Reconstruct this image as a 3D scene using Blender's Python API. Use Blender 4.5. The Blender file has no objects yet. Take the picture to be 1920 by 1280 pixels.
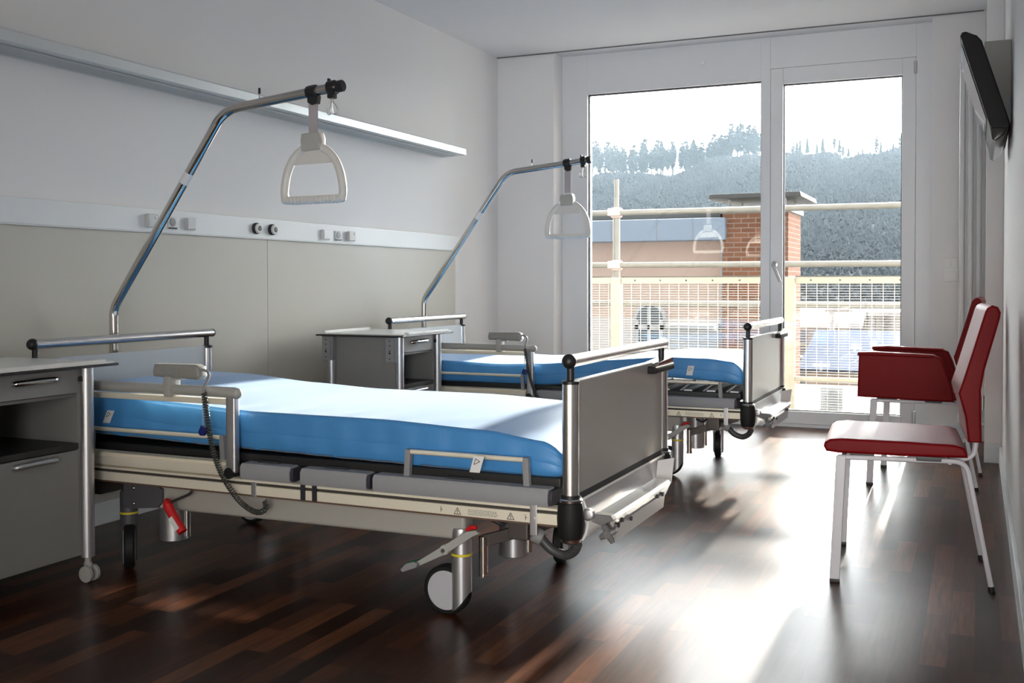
import bpy, bmesh, math, random
from mathutils import Vector, Matrix
random.seed(7)
PI = math.pi
SC = bpy.context.scene
COL = SC.collection

# ------------------------------------------------------------------ materials
MATS = {}
def mat(name, col, rough=0.5, metal=0.0, spec=0.5, vary=0.04, scale=30.0, bump=0.0, bscale=200.0, coat=0.0, coat_r=0.1,
        sheen=0.0, aniso=0.0, trans=0.0, emit=0.0):
    if name in MATS: return MATS[name]
    m = bpy.data.materials.new(name); m.use_nodes = True
    nt = m.node_tree; N = nt.nodes; L = nt.links
    b = N['Principled BSDF']
    b.inputs['Roughness'].default_value = rough
    b.inputs['Metallic'].default_value = metal
    b.inputs['Specular IOR Level'].default_value = spec
    b.inputs['Coat Weight'].default_value = coat
    b.inputs['Coat Roughness'].default_value = coat_r
    b.inputs['Sheen Weight'].default_value = sheen
    b.inputs['Anisotropic'].default_value = aniso
    b.inputs['Transmission Weight'].default_value = trans
    c = (col[0], col[1], col[2], 1)
    tc = N.new('ShaderNodeTexCoord')
    no = N.new('ShaderNodeTexNoise'); no.inputs['Scale'].default_value = scale; no.inputs['Detail'].default_value = 3
    L.new(tc.outputs['Object'], no.inputs['Vector'])
    mr = N.new('ShaderNodeMapRange')
    mr.inputs['To Min'].default_value = 1 - vary; mr.inputs['To Max'].default_value = 1 + vary
    L.new(no.outputs['Fac'], mr.inputs['Value'])
    mx = N.new('ShaderNodeVectorMath'); mx.operation = 'SCALE'; mx.inputs[0].default_value = col[:3]
    L.new(mr.outputs['Result'], mx.inputs['Scale'])
    L.new(mx.outputs['Vector'], b.inputs['Base Color'])
    if bump:
        n2 = N.new('ShaderNodeTexNoise'); n2.inputs['Scale'].default_value = bscale; n2.inputs['Detail'].default_value = 4
        L.new(tc.outputs['Object'], n2.inputs['Vector'])
        bp = N.new('ShaderNodeBump'); bp.inputs['Strength'].default_value = bump; bp.inputs['Distance'].default_value = 0.002
        L.new(n2.outputs['Fac'], bp.inputs['Height']); L.new(bp.outputs['Normal'], b.inputs['Normal'])
    MATS[name] = m
    return m

wall_white = mat('wall_white', (0.82, 0.81, 0.80), 0.75, vary=0.015, scale=2, bump=0.12, bscale=400)
ceil_white = mat('ceiling_white', (0.76, 0.76, 0.765), 0.85, vary=0.015, scale=2)
frame_white = mat('frame_white', (0.78, 0.79, 0.80), 0.4, vary=0.01)
panel_beige = mat('panel_beige', (0.55, 0.525, 0.46), 0.5, vary=0.02, scale=3)
rail_alu = mat('rail_alu_white', (0.78, 0.80, 0.80), 0.42, vary=0.01)
shelf_alu = mat('shelf_alu', (0.66, 0.69, 0.69), 0.35, metal=0.35, vary=0.02)
skirt_white = mat('skirting_white', (0.72, 0.75, 0.76), 0.45)
black_plastic = mat('black_plastic', (0.012, 0.012, 0.013), 0.42)
black_rubber = mat('black_rubber', (0.010, 0.010, 0.010), 0.6, spec=0.3)
black_gloss = mat('black_gloss', (0.006, 0.006, 0.007), 0.4, spec=0.25)
dark_metal = mat('dark_metal', (0.05, 0.05, 0.055), 0.45, metal=0.5)
bracket_dark = mat('bracket_dark', (0.085, 0.085, 0.095), 0.45)
steel = mat('brushed_steel', (0.62, 0.61, 0.60), 0.27, metal=1.0, vary=0.03)
chrome = mat('polished_steel', (0.60, 0.58, 0.55), 0.13, metal=1.0, vary=0.02)
alu = mat('anodised_aluminium', (0.90, 0.84, 0.70), 0.36, metal=0.25, vary=0.02)
satin = mat('satin_metal', (0.55, 0.55, 0.57), 0.36, metal=0.85, vary=0.02)
grey_plastic = mat('grey_plastic', (0.27, 0.275, 0.28), 0.45)
lgrey_plastic = mat('light_grey_plastic', (0.40, 0.40, 0.38), 0.42)
cover_grey = mat('cover_grey', (0.30, 0.305, 0.32), 0.5, bump=0.1, bscale=900)
chassis_cream = mat('chassis_paint', (0.42, 0.405, 0.37), 0.4)
lam_grey = mat('laminate_grey', (0.38, 0.365, 0.34), 0.26, vary=0.02)
lam_head = mat('laminate_light', (0.46, 0.49, 0.51), 0.35)
cab_grey = mat('cabinet_grey', (0.25, 0.247, 0.24), 0.38, vary=0.02)
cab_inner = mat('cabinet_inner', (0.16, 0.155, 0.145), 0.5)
cab_white = mat('cabinet_top_white', (0.75, 0.75, 0.73), 0.28)
white_edge = mat('white_edge', (0.85, 0.85, 0.84), 0.25)
white_plastic = mat('white_plastic', (0.78, 0.78, 0.76), 0.35)
grip_white = mat('grip_white', (0.66, 0.65, 0.62), 0.38)
strap_grey = mat('strap_webbing', (0.40, 0.37, 0.40), 0.8, bump=0.3, bscale=600)
red_paint = mat('red_plastic', (0.60, 0.012, 0.016), 0.35)
green_paint = mat('green_plastic', (0.02, 0.22, 0.09), 0.4)
yellow_paint = mat('yellow_ring', (0.75, 0.62, 0.03), 0.4)
blue_plug = mat('blue_plug', (0.01, 0.02, 0.16), 0.35)
wheel_grey = mat('wheel_disc_grey', (0.50, 0.50, 0.54), 0.4)
paper = mat('paper_white', (0.78, 0.78, 0.78), 0.7)
ink = mat('ink_dark', (0.10, 0.095, 0.09), 0.6)
red_fabric = mat('red_fabric', (0.19, 0.002, 0.004), 0.45, spec=0.17, vary=0.05, scale=120, sheen=0.0, bump=0.2, bscale=900)
chair_white = mat('chair_enamel', (0.74, 0.73, 0.78), 0.3)
screen_mat = mat('screen_dark', (0.02, 0.02, 0.022), 0.06, coat=0.5, coat_r=0.03)
bracket_grey = mat('bracket_grey', (0.42, 0.42, 0.40), 0.5)
rad_white = mat('radiator_white', (0.74, 0.74, 0.74), 0.25)
galv = mat('galvanised_tube', (0.20, 0.19, 0.165), 0.5, metal=0.3, vary=0.15, scale=9)
galv_cream = mat('fence_post_cream', (0.40, 0.36, 0.27), 0.6, vary=0.06)
mesh_wire = mat('fence_wire', (0.55, 0.53, 0.48), 0.5)
coupler_red = mat('coupler', (0.48, 0.36, 0.32), 0.6, vary=0.2, scale=20)
pink_render = mat('facade_pink', (0.60, 0.44, 0.36), 0.9, vary=0.05, scale=2)
pale_render = mat('facade_pale', (0.62, 0.56, 0.52), 0.9, vary=0.05, scale=2)
fascia_blue = mat('fascia_bluegrey', (0.27, 0.33, 0.41), 0.55, vary=0.05, scale=1.5)
dark_cap = mat('cap_dark', (0.08, 0.08, 0.075), 0.6)
ext_white = mat('exterior_white', (0.45, 0.45, 0.45), 0.7)
ext_dark = mat('exterior_glass', (0.10, 0.12, 0.14), 0.25)
asphalt = mat('asphalt', (0.07, 0.068, 0.066), 0.9, vary=0.15, scale=0.6)
roof_blue = mat('roof_blue', (0.035, 0.055, 0.10), 0.7, spec=0.2, vary=0.06, scale=1.0)
ext_grey = mat('exterior_grey', (0.30, 0.30, 0.30), 0.8, vary=0.1, scale=2)
concrete = mat('concrete', (0.10, 0.097, 0.09), 0.9, vary=0.08, scale=4)
bark = mat('bark_grey', (0.16, 0.165, 0.17), 0.95, vary=0.15, scale=0.5)
foliage_a = mat('foliage_grey_green', (0.030, 0.045, 0.045), 0.95, vary=0.25, scale=0.12)
foliage_b = mat('foliage_cool_grey', (0.030, 0.038, 0.045), 0.95, vary=0.25, scale=0.12)
hill_mat = mat('hillside', (0.025, 0.030, 0.032), 0.95, vary=0.25, scale=0.06)

def brick_mat():
    m = bpy.data.materials.new('brick_red'); m.use_nodes = True
    nt = m.node_tree; N = nt.nodes; L = nt.links; b = N['Principled BSDF']; b.inputs['Roughness'].default_value = 0.9
    tc = N.new('ShaderNodeTexCoord'); sp = N.new('ShaderNodeSeparateXYZ'); L.new(tc.outputs['Object'], sp.inputs[0])
    ad = N.new('ShaderNodeMath'); ad.operation = 'ADD'; L.new(sp.outputs['X'], ad.inputs[0]); L.new(sp.outputs['Y'], ad.inputs[1])
    cb = N.new('ShaderNodeCombineXYZ'); L.new(ad.outputs[0], cb.inputs['X']); L.new(sp.outputs['Z'], cb.inputs['Y'])
    br = N.new('ShaderNodeTexBrick'); L.new(cb.outputs[0], br.inputs['Vector'])
    br.inputs['Color1'].default_value = (0.27, 0.115, 0.062, 1); br.inputs['Color2'].default_value = (0.19, 0.078, 0.042, 1)
    br.inputs['Mortar'].default_value = (0.30, 0.22, 0.17, 1); br.inputs['Scale'].default_value = 1.0
    br.inputs['Brick Width'].default_value = 0.25; br.inputs['Row Height'].default_value = 0.083
    br.inputs['Mortar Size'].default_value = 0.010; br.inputs['Mortar Smooth'].default_value = 0.2
    L.new(br.outputs['Color'], b.inputs['Base Color'])
    return m
brick = brick_mat()

def floor_mat():
    m = bpy.data.materials.new('walnut_strip_floor'); m.use_nodes = True
    nt = m.node_tree; N = nt.nodes; L = nt.links; b = N['Principled BSDF']
    tc = N.new('ShaderNodeTexCoord'); mp = N.new('ShaderNodeMapping'); mp.inputs['Rotation'].default_value = (0, 0, PI/2)
    L.new(tc.outputs['Object'], mp.inputs['Vector'])
    br = N.new('ShaderNodeTexBrick'); L.new(mp.outputs['Vector'], br.inputs['Vector'])
    br.offset = 0.37; br.offset_frequency = 2; br.squash = 1.0
    br.inputs['Color1'].default_value = (0, 0, 0, 1); br.inputs['Color2'].default_value = (1, 1, 1, 1); br.inputs['Mortar'].default_value = (0.0, 0.0, 0.0, 1)
    br.inputs['Scale'].default_value = 1.0; br.inputs['Brick Width'].default_value = 0.42; br.inputs['Row Height'].default_value = 0.062
    br.inputs['Mortar Size'].default_value = 0.0006; br.inputs['Mortar Smooth'].default_value = 0.3; br.inputs['Bias'].default_value = 0.0
    cr = N.new('ShaderNodeValToRGB'); L.new(br.outputs['Color'], cr.inputs['Fac'])
    e = cr.color_ramp.elements; e[0].position = 0.0; e[0].color = (0.013, 0.0036, 0.0018, 1); e[1].position = 1.0; e[1].color = (0.125, 0.044, 0.017, 1)
    x = e.new(0.55); x.color = (0.048, 0.0145, 0.006, 1)
    mp2 = N.new('ShaderNodeMapping'); mp2.inputs['Scale'].default_value = (28, 1.8, 1); L.new(tc.outputs['Object'], mp2.inputs['Vector'])
    no = N.new('ShaderNodeTexNoise'); no.inputs['Scale'].default_value = 3.0; no.inputs['Detail'].default_value = 6; no.inputs['Distortion'].default_value = 0.6
    L.new(mp2.outputs['Vector'], no.inputs['Vector'])
    mr = N.new('ShaderNodeMapRange'); mr.inputs['From Min'].default_value = 0.3; mr.inputs['From Max'].default_value = 0.7
    mr.inputs['To Min'].default_value = 0.6; mr.inputs['To Max'].default_value = 1.4; L.new(no.outputs['Fac'], mr.inputs['Value'])
    vm = N.new('ShaderNodeVectorMath'); vm.operation = 'SCALE'; L.new(cr.outputs['Color'], vm.inputs[0]); L.new(mr.outputs['Result'], vm.inputs['Scale'])
    L.new(vm.outputs['Vector'], b.inputs['Base Color'])
    n3 = N.new('ShaderNodeTexNoise'); n3.inputs['Scale'].default_value = 2.2; n3.inputs['Detail'].default_value = 4
    L.new(tc.outputs['Object'], n3.inputs['Vector'])
    r3 = N.new('ShaderNodeMapRange'); r3.inputs['To Min'].default_value = 0.27; r3.inputs['To Max'].default_value = 0.37
    L.new(n3.outputs['Fac'], r3.inputs['Value']); L.new(r3.outputs['Result'], b.inputs['Roughness'])
    b.inputs['Specular IOR Level'].default_value = 0.23
    bp = N.new('ShaderNodeBump'); bp.inputs['Strength'].default_value = 0.06; bp.inputs['Distance'].default_value = 0.001
    L.new(no.outputs['Fac'], bp.inputs['Height']); L.new(bp.outputs['Normal'], b.inputs['Normal'])
    return m
floor_wood = floor_mat()

def glass_mat():
    m = bpy.data.materials.new('window_glass'); m.use_nodes = True
    nt = m.node_tree; N = nt.nodes; L = nt.links
    N.remove(N['Principled BSDF']); out = N['Material Output']
    tr = N.new('ShaderNodeBsdfTransparent'); tr.inputs['Color'].default_value = (0.97, 0.985, 0.98, 1)
    gl = N.new('ShaderNodeBsdfGlossy'); gl.inputs['Roughness'].default_value = 0.0
    fr = N.new('ShaderNodeFresnel'); fr.inputs['IOR'].default_value = 1.5
    ml = N.new('ShaderNodeMath'); ml.operation = 'MULTIPLY'; ml.inputs[1].default_value = 1.25; L.new(fr.outputs[0], ml.inputs[0])
    mx = N.new('ShaderNodeMixShader'); L.new(ml.outputs[0], mx.inputs[0]); L.new(tr.outputs[0], mx.inputs[1]); L.new(gl.outputs[0], mx.inputs[2])
    L.new(mx.outputs[0], out.inputs['Surface'])
    return m
glass = glass_mat()

def vinyl_mat():
    m = bpy.data.materials.new('mattress_vinyl_blue'); m.use_nodes = True
    nt = m.node_tree; N = nt.nodes; L = nt.links; b = N['Principled BSDF']
    b.inputs['Base Color'].default_value = (0.065, 0.27, 0.60, 1); b.inputs['Roughness'].default_value = 0.42
    b.inputs['Specular IOR Level'].default_value = 0.5; b.inputs['Sheen Weight'].default_value = 0.19; b.inputs['Sheen Roughness'].default_value = 0.35
    tc = N.new('ShaderNodeTexCoord')
    mp = N.new('ShaderNodeMapping'); mp.inputs['Scale'].default_value = (6, 1.2, 3); mp.inputs['Rotation'].default_value = (0, 0, 0.5); L.new(tc.outputs['Object'], mp.inputs['Vector'])
    no = N.new('ShaderNodeTexNoise'); no.inputs['Scale'].default_value = 2.5; no.inputs['Detail'].default_value = 3; L.new(mp.outputs['Vector'], no.inputs['Vector'])
    n2 = N.new('ShaderNodeTexNoise'); n2.inputs['Scale'].default_value = 900; L.new(tc.outputs['Object'], n2.inputs['Vector'])
    ad = N.new('ShaderNodeMath'); ad.operation = 'MULTIPLY_ADD'; ad.inputs[1].default_value = 0.01; L.new(n2.outputs['Fac'], ad.inputs[0]); L.new(no.outputs['Fac'], ad.inputs[2])
    bp = N.new('ShaderNodeBump'); bp.inputs['Strength'].default_value = 0.22; bp.inputs['Distance'].default_value = 0.010
    L.new(ad.outputs[0], bp.inputs['Height']); L.new(bp.outputs['Normal'], b.inputs['Normal'])
    return m
vinyl = vinyl_mat()

# ------------------------------------------------------------------ mesh builder
class MB:
    def __init__(s): s.bm = bmesh.new()
    def _add(s, t):
        me = bpy.data.meshes.new('tmp'); t.to_mesh(me); t.free(); s.bm.from_mesh(me); bpy.data.meshes.remove(me)
        return s
    def box(s, x0, x1, y0, y1, z0, z1, bev=0.0, seg=2, rot=None, piv=None):
        t = bmesh.new()
        bmesh.ops.create_cube(t, size=1.0)
        for v in t.verts:
            v.co = Vector(((x0+x1)/2 + v.co.x*(x1-x0), (y0+y1)/2 + v.co.y*(y1-y0), (z0+z1)/2 + v.co.z*(z1-z0)))
        if bev > 0:
            bmesh.ops.bevel(t, geom=t.edges[:], offset=bev, segments=seg, affect='EDGES', profile=0.5)
        if rot is not None:
            p = Vector(piv) if piv else Vector(((x0+x1)/2, (y0+y1)/2, (z0+z1)/2))
            for v in t.verts: v.co = rot @ (v.co - p) + p
        return s._add(t)
    def tube(s, pts, r, seg=12, closed=False, cap=True, sx=1.0, up=None):
        pts = [Vector(p) for p in pts]; n = len(pts)
        rs = r if isinstance(r, (list, tuple)) else [r]*n
        T = []
        for i in range(n):
            if closed: d = pts[(i+1) % n] - pts[i-1]
            else: d = pts[min(i+1, n-1)] - pts[max(i-1, 0)]
            T.append(d.normalized())
        u = Vector(up) if up else (Vector((0, 0, 1)) if abs(T[0].z) < 0.9 else Vector((0, 1, 0)))
        u = (u - T[0]*u.dot(T[0])).normalized()
        t = bmesh.new(); rings = []
        for i in range(n):
            u = u - T[i]*u.dot(T[i])
            u = u.normalized() if u.length > 1e-6 else T[i].orthogonal().normalized()
            w = T[i].cross(u)
            rings.append([t.verts.new(pts[i] + (u*math.cos(2*PI*k/seg) + w*math.sin(2*PI*k/seg)*sx)*rs[i]) for k in range(seg)])
        rng = range(n) if closed else range(n-1)
        for i in rng:
            a, b = rings[i], rings[(i+1) % n]
            for k in range(seg):
                t.faces.new((a[k], a[(k+1) % seg], b[(k+1) % seg], b[k]))
        if cap and not closed:
            t.faces.new(rings[0][::-1]); t.faces.new(rings[-1])
        bmesh.ops.recalc_face_normals(t, faces=t.faces[:])
        return s._add(t)
    def cyl(s, p0, p1, r, seg=20, bev=0.0):
        if bev:
            p0 = Vector(p0); p1 = Vector(p1); d = (p1-p0).normalized()
            return s.tube([p0, p0, p0+d*bev, p1-d*bev, p1, p1], [r*0.001+r-bev, r-bev, r, r, r-bev, r-bev], seg)
        return s.tube([p0, p1], r, seg)
    def lathe(s, c, axis, prof, seg=24):
        c = Vector(c); a = Vector(axis).normalized()
        return s.tube([c + a*h for h, r in _dedupe(prof)], [max(r, 0.0002) for h, r in _dedupe(prof)], seg)
    def ball(s, c, r, seg=16, sz=(1, 1, 1)):
        t = bmesh.new(); bmesh.ops.create_uvsphere(t, u_segments=seg, v_segments=max(6, seg//2), radius=r)
        for v in t.verts: v.co = Vector((v.co.x*sz[0], v.co.y*sz[1], v.co.z*sz[2])) + Vector(c)
        return s._add(t)
    def prism(s, poly, axis, a0, a1, bev=0.0, seg=2):
        t = bmesh.new()
        def P(p, a):
            if axis == 'y': return Vector((p[0], a, p[1]))
            if axis == 'x': return Vector((a, p[0], p[1]))
            return Vector((p[0], p[1], a))
        A = [t.verts.new(P(p, a0)) for p in poly]; B = [t.verts.new(P(p, a1)) for p in poly]
        n = len(poly)
        fa = t.faces.new(A); fb = t.faces.new(B[::-1])
        for i in range(n): t.faces.new((A[i], B[i], B[(i+1) % n], A[(i+1) % n]))
        bmesh.ops.recalc_face_normals(t, faces=t.faces[:])
        if bev > 0:
            es = [e for e in t.edges if (e.verts[0] in A) == (e.verts[1] in A)]
            bmesh.ops.bevel(t, geom=es, offset=bev, segments=seg, affect='EDGES', profile=0.5)
        return s._add(t)
    def face(s, pts):
        t = bmesh.new(); t.faces.new([t.verts.new(Vector(p)) for p in pts]); return s._add(t)
    def strip(s, rings, close=False):
        t = bmesh.new(); R = [[t.verts.new(Vector(p)) for p in r] for r in rings]
        for i in range(len(R)-1):
            n = len(R[i])
            for k in range(n if close else n-1):
                t.faces.new((R[i][k], R[i][(k+1) % n], R[i+1][(k+1) % n], R[i+1][k]))
        if close:
            t.faces.new(R[0][::-1]); t.faces.new(R[-1])
        bmesh.ops.recalc_face_normals(t, faces=t.faces[:])
        return s._add(t)
    def transform(s, M):
        for v in s.bm.verts: v.co = M @ v.co
        return s
def _dedupe(prof):
    out = []
    for i, (h, r) in enumerate(prof):
        if out and abs(out[-1][0]-h) < 1e-6: h = out[-1][0] + 1e-5
        out.append((h, r))
    return out

def fillet(pts, rad, n=8):
    pts = [Vector(p) for p in pts]; out = [pts[0]]
    rads = rad if isinstance(rad, (list, tuple)) else [rad]*(len(pts)-2)
    for i in range(1, len(pts)-1):
        p = pts[i]; a = (pts[i-1]-p); b = (pts[i+1]-p); la, lb = a.length, b.length
        a.normalize(); b.normalize(); ang = a.angle(b)
        d = min(rads[i-1]/math.tan(ang/2), la*0.49, lb*0.49)
        A = p + a*d; B = p + b*d
        for k in range(n+1):
            t = k/n
            out.append(A*(1-t)**2 + p*2*t*(1-t) + B*t*t)
    out.append(pts[-1])
    return out

def catmull(pts, n=6):
    pts = [Vector(p) for p in pts]; out = []
    for i in range(len(pts)-1):
        p0, p1, p2, p3 = pts[max(i-1, 0)], pts[i], pts[i+1], pts[min(i+2, len(pts)-1)]
        for k in range(n):
            t = k/n
            out.append(0.5*((2*p1) + (p2-p0)*t + (2*p0-5*p1+4*p2-p3)*t*t + (3*p1-p0-3*p2+p3)*t**3))
    out.append(pts[-1]); return out

def obj(name, mb, m, parent=None, smooth=35, label=None, origin=None):
    me = bpy.data.meshes.new(name)
    bm = mb.bm
    off = Vector((0, 0, 0))
    if parent is not None:
        r = parent
        while r.parent: r = r.parent
        off = r.location.copy()
    elif origin is not None: off = Vector(origin)
    if off.length > 0:
        for v in bm.verts: v.co -= off
    bm.to_mesh(me); bm.free()
    me.materials.append(m)
    for p in me.polygons: p.use_smooth = True
    me.set_sharp_from_angle(angle=math.radians(smooth))
    o = bpy.data.objects.new(name, me); COL.objects.link(o)
    if len(me.polygons) < 20000:
        wm_ = o.modifiers.new('weighted_normal', 'WEIGHTED_NORMAL'); wm_.keep_sharp = True; wm_.weight = 50
    if parent is not None: o.parent = parent
    elif origin is not None: o.location = off
    if label: o['label'] = label
    return o
def tag(o, label, cat, group=None, kind=None):
    o['label'] = label; o['category'] = cat
    if group: o['group'] = group
    if kind: o['kind'] = kind
    return o
def thing(name, label, cat, loc, group=None):
    o = bpy.data.objects.new(name, None); o.empty_display_size = 0.1; COL.objects.link(o); o.location = loc
    return tag(o, label, cat, group)
def struct(name, mb, m, smooth=35, label=None):
    o = obj(name, mb, m, smooth=smooth); o['kind'] = 'structure'
    if label: o['label'] = label
    return o
def dup(root, loc=None, label=None):
    r = root.copy(); COL.objects.link(r)
    if loc is not None: r.location = loc
    if label: r['label'] = label
    def rec(src, dst):
        for ch in src.children:
            c = ch.copy(); COL.objects.link(c); c.parent = dst; rec(ch, c)
    rec(root, r)
    return r

# ------------------------------------------------------------------ room shell
XL, XR, YP, YF, ZC, YB = -3.06, 0.12, 6.60, 6.76, 2.485, -1.5
XA = 1.2                                        # alcove beside the camera
struct('floor', MB().box(XL-0.2, XA+0.2, YB-0.2, 6.90, -0.12, 0.0), floor_wood)
struct('ceiling', MB().box(XL-0.2, XA+0.2, YB-0.2, 6.90, ZC, ZC+0.15), ceil_white)
struct('wall_left', MB().box(XL-0.2, XL, YB-0.2, 6.90, 0, ZC), wall_white)
struct('wall_right', MB().box(XR, XR+0.15, 2.35, 6.90, 0, ZC).box(XR+0.15, XA+0.2, 2.2, 2.35, 0, ZC).box(XR, XR+0.15, 2.2, 2.35, 0, ZC).box(XA, XA+0.2, YB, 2.2, 0, ZC), wall_white)
struct('wall_front', MB().box(XL, -0.20, YB-0.2, YB, 0, ZC).box(0.90, XA, YB-0.2, YB, 0, ZC).box(-0.20, 0.90, YB-0.2, YB, 2.1, ZC), wall_white)  # unseen doorway gap, left open for the added fill lamp
FX0, FX1 = -2.64, -0.25
struct('wall_back', MB().box(XL, FX0, YP, 6.90, 0, ZC).box(FX1, XR, YP, 6.90, 0, ZC), wall_white)
struct('wall_right_nib', MB().box(0.038, XR, 5.83, 5.93, 0.0, ZC, 0.003), wall_white)
struct('trim_1', MB().box(XL, 0.025, YP-0.016, YP-0.006, ZC-0.006, ZC), mat('slot_dark', (0.16, 0.165, 0.16), 0.8))
struct('baseboard_left', MB().box(XL, XL+0.014, YB, YP, 0, 0.085, 0.003), skirt_white)
struct('baseboard_right', MB().box(XR-0.014, XR, 2.2, 5.83, 0, 0.085, 0.003).box(0.036, XR, 5.815, 5.83, 0, 0.10, 0.003), skirt_white)
struct('baseboard_back', MB().box(FX1, XR, YP-0.014, YP, 0, 0.085, 0.003).box(XL, FX0, YP-0.014, YP, 0, 0.085, 0.003), skirt_white)
# beige protective panels on the left wall
struct('trim_2', MB().box(XL, XL+0.012, YB, 3.997, 0.085, 1.124, 0.001), panel_beige)
struct('trim_3', MB().box(XL, XL+0.012, 4.0, 5.925, 0.085, 1.124, 0.001), panel_beige)

# glazed front : fixed light (window_1) and balcony door (door_1)
GX = [(-2.457, -1.274, 0.103, 2.215), (-1.136, -0.424, 0.103, 2.183)]
gasket = mat('gasket_dark', (0.05, 0.045, 0.06), 0.5)
f = MB()
f.box(FX0, -2.457, YF, 6.86, 0, ZC, 0.002).box(-2.457, -1.274, YF, 6.86, 2.215, ZC, 0.002).box(-2.457, -1.274, YF, 6.86, 0, 0.103, 0.002)
f.box(-1.274, -1.215, YF, 6.86, 0, ZC).box(-1.215, -0.345, YF+0.003, 6.86, 2.285, ZC, 0.002).box(-0.345, FX1, YF+0.003, 6.86, 0, ZC, 0.002).box(-1.215, -0.345, YF+0.012, 6.86, 0, 0.022, 0.002)
win = struct('window_1', f, frame_white)
obj('window_glass', MB().box(-2.457, -1.274, 6.800, 6.806, 0.103, 2.215), glass, win)
g = MB(); x0, x1, z0, z1 = GX[0]
g.box(x0, x1, 6.79, 6.815, z1-0.007, z1).box(x0, x1, 6.79, 6.815, z0, z0+0.007).box(x0, x0+0.007, 6.79, 6.815, z0, z1).box(x1-0.007, x1, 6.79, 6.815, z0, z1)
obj('window_gasket', g, gasket, win)
obj('ventilation_knob', MB().lathe((-1.655, YF, 2.36), (0, -1, 0), [(0, 0.018), (0.006, 0.018), (0.01, 0.012)], 16), frame_white, win)
f = MB()
f.box(-1.213, -1.136, YF, 6.84, 0.024, 2.283, 0.003).box(-0.424, -0.347, YF, 6.84, 0.024, 2.283, 0.003).box(-1.136, -0.424, YF, 6.84, 2.183, 2.283, 0.002).box(-1.136, -0.424, YF, 6.84, 0.024, 0.103, 0.002)
door = struct('door_1', f, frame_white)
obj('door_glass', MB().box(-1.136, -0.424, 6.800, 6.806, 0.103, 2.183), glass, door)
g = MB(); x0, x1, z0, z1 = GX[1]
g.box(x0, x1, 6.79, 6.815, z1-0.006, z1).box(x0, x1, 6.79, 6.815, z0, z0+0.006).box(x0, x0+0.006, 6.79, 6.815, z0, z1).box(x1-0.006, x1, 6.79, 6.815, z0, z1)
obj('door_gasket', g, gasket, door)
h = MB().lathe((-1.186, YF, 1.035), (0, -1, 0), [(0, 0.021), (0.008, 0.021), (0.01, 0.012), (0.035, 0.011)], 20)
h.tube(fillet([(-1.186, YF-0.03, 1.035), (-1.186, YF-0.045, 1.035), (-1.142, YF-0.05, 0.925)], 0.01), 0.010, 12)
obj('door_handle', h, steel, door)
for zz in (2.22, 0.10):
    obj('door_hinge', MB().cyl((-0.348, YF-0.012, zz-0.037), (-0.348, YF-0.012, zz+0.037), 0.010, 14, 0.002), satin, door)

# ------------------------------------------------------------------ wall fittings
ch = thing('wall_light_channel', 'long grey aluminium light channel running along the upper left wall', 'light', (XL, 2.2, 1.70))
obj('channel_body', MB().prism([(XL, 1.702), (-2.895, 1.709), (-2.891, 1.711), (-2.891, 1.746), (-2.896, 1.751), (XL, 1.755)], 'y', -0.6, 5.769), shelf_alu, ch)
obj('channel_diffuser', MB().box(-3.03, -2.93, 0.0, 5.70, 1.699, 1.7065), mat('diffuser_grey', (0.45, 0.48, 0.48), 0.5), ch)
rl = thing('supply_rail', 'flat white bed head supply rail along the left wall', 'wall rail', (XL, 2.2, 1.124))
obj('rail_body', MB().box(XL, XL+0.024, YB+0.02, 5.922, 1.124, 1.220, 0.002), rail_alu, rl)
obj('rail_seam', MB().box(XL+0.0235, XL+0.0246, YB+0.02, 5.922, 1.1285, 1.1295), grey_plastic, rl)
XW = XL+0.024
def plate(name, label, cat, y0, y1, z0, z1, group, typ):
    y0, y1 = y0*0.989, y1*0.989; z0, z1 = 0.92+(z0-0.92)*0.989, 0.92+(z1-0.92)*0.989
    t = thing(name, label, cat, (XW, (y0+y1)/2, z0), group)
    plate_grey = mat('plate_grey', (0.60, 0.60, 0.59), 0.4)
    d = 0.014
    if typ == 'blank':
        obj('cover_plate', MB().box(XW, XW+d, y0, y1, z0, z1, 0.003), white_plastic if 'white' in label else plate_grey, t)
        obj('rocker', MB().box(XW+d-0.001, XW+d+0.004, y0+0.004, y1-0.004, z0+0.004, z1-0.004, 0.002), white_plastic if 'white' in label else plate_grey, t)
    elif typ == 'call':
        obj('cover_plate', MB().box(XW, XW+0.022, y0, y1-0.006, z0, z1, 0.004), plate_grey, t)
        obj('end_slot', MB().box(XW, XW+0.016, y1-0.007, y1, z0+0.003, z1-0.002, 0.002), grey_plastic, t)
        obj('call_button', MB().lathe((XW+0.021, y1-0.022, z1-0.013), (1, 0, 0), [(0, 0.006), (0.004, 0.006), (0.005, 0.003)], 14), white_plastic, t)
    else:
        obj('cover_plate', MB().box(XW, XW+0.006, y0, y1, z0, z1, 0.002), plate_grey, t)
        obj('socket_insert', MB().lathe((XW+0.0055, (y0+y1)/2, (z0+z1)/2+0.003), (1, 0, 0), [(0, 0.017), (0.003, 0.017), (0.004, 0.014)], 18), grey_plastic, t)
        obj('hinge_bar', MB().box(XW, XW+0.010, y0+0.002, y1-0.002, z0, z0+0.006, 0.001), dark_metal, t)
    return t
plate('call_unit', 'grey nurse call unit on the supply rail left of the near lifting pole', 'call unit', 3.232, 3.294, 1.147, 1.201, 'call units', 'call')
plate('wall_socket', 'small grey socket half hidden behind the near lifting pole', 'socket', 3.36, 3.412, 1.147, 1.197, 'supply rail sockets', 'sock')
plate('wall_switch', 'plain grey switch plate just right of the near lifting pole', 'switch', 3.462, 3.519, 1.147, 1.199, 'supply rail switches', 'blank')
plate('wall_switch', 'bright white switch plate on the rail above the far cabinet', 'switch', 4.468, 4.531, 1.144, 1.196, 'supply rail switches', 'blank')
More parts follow.
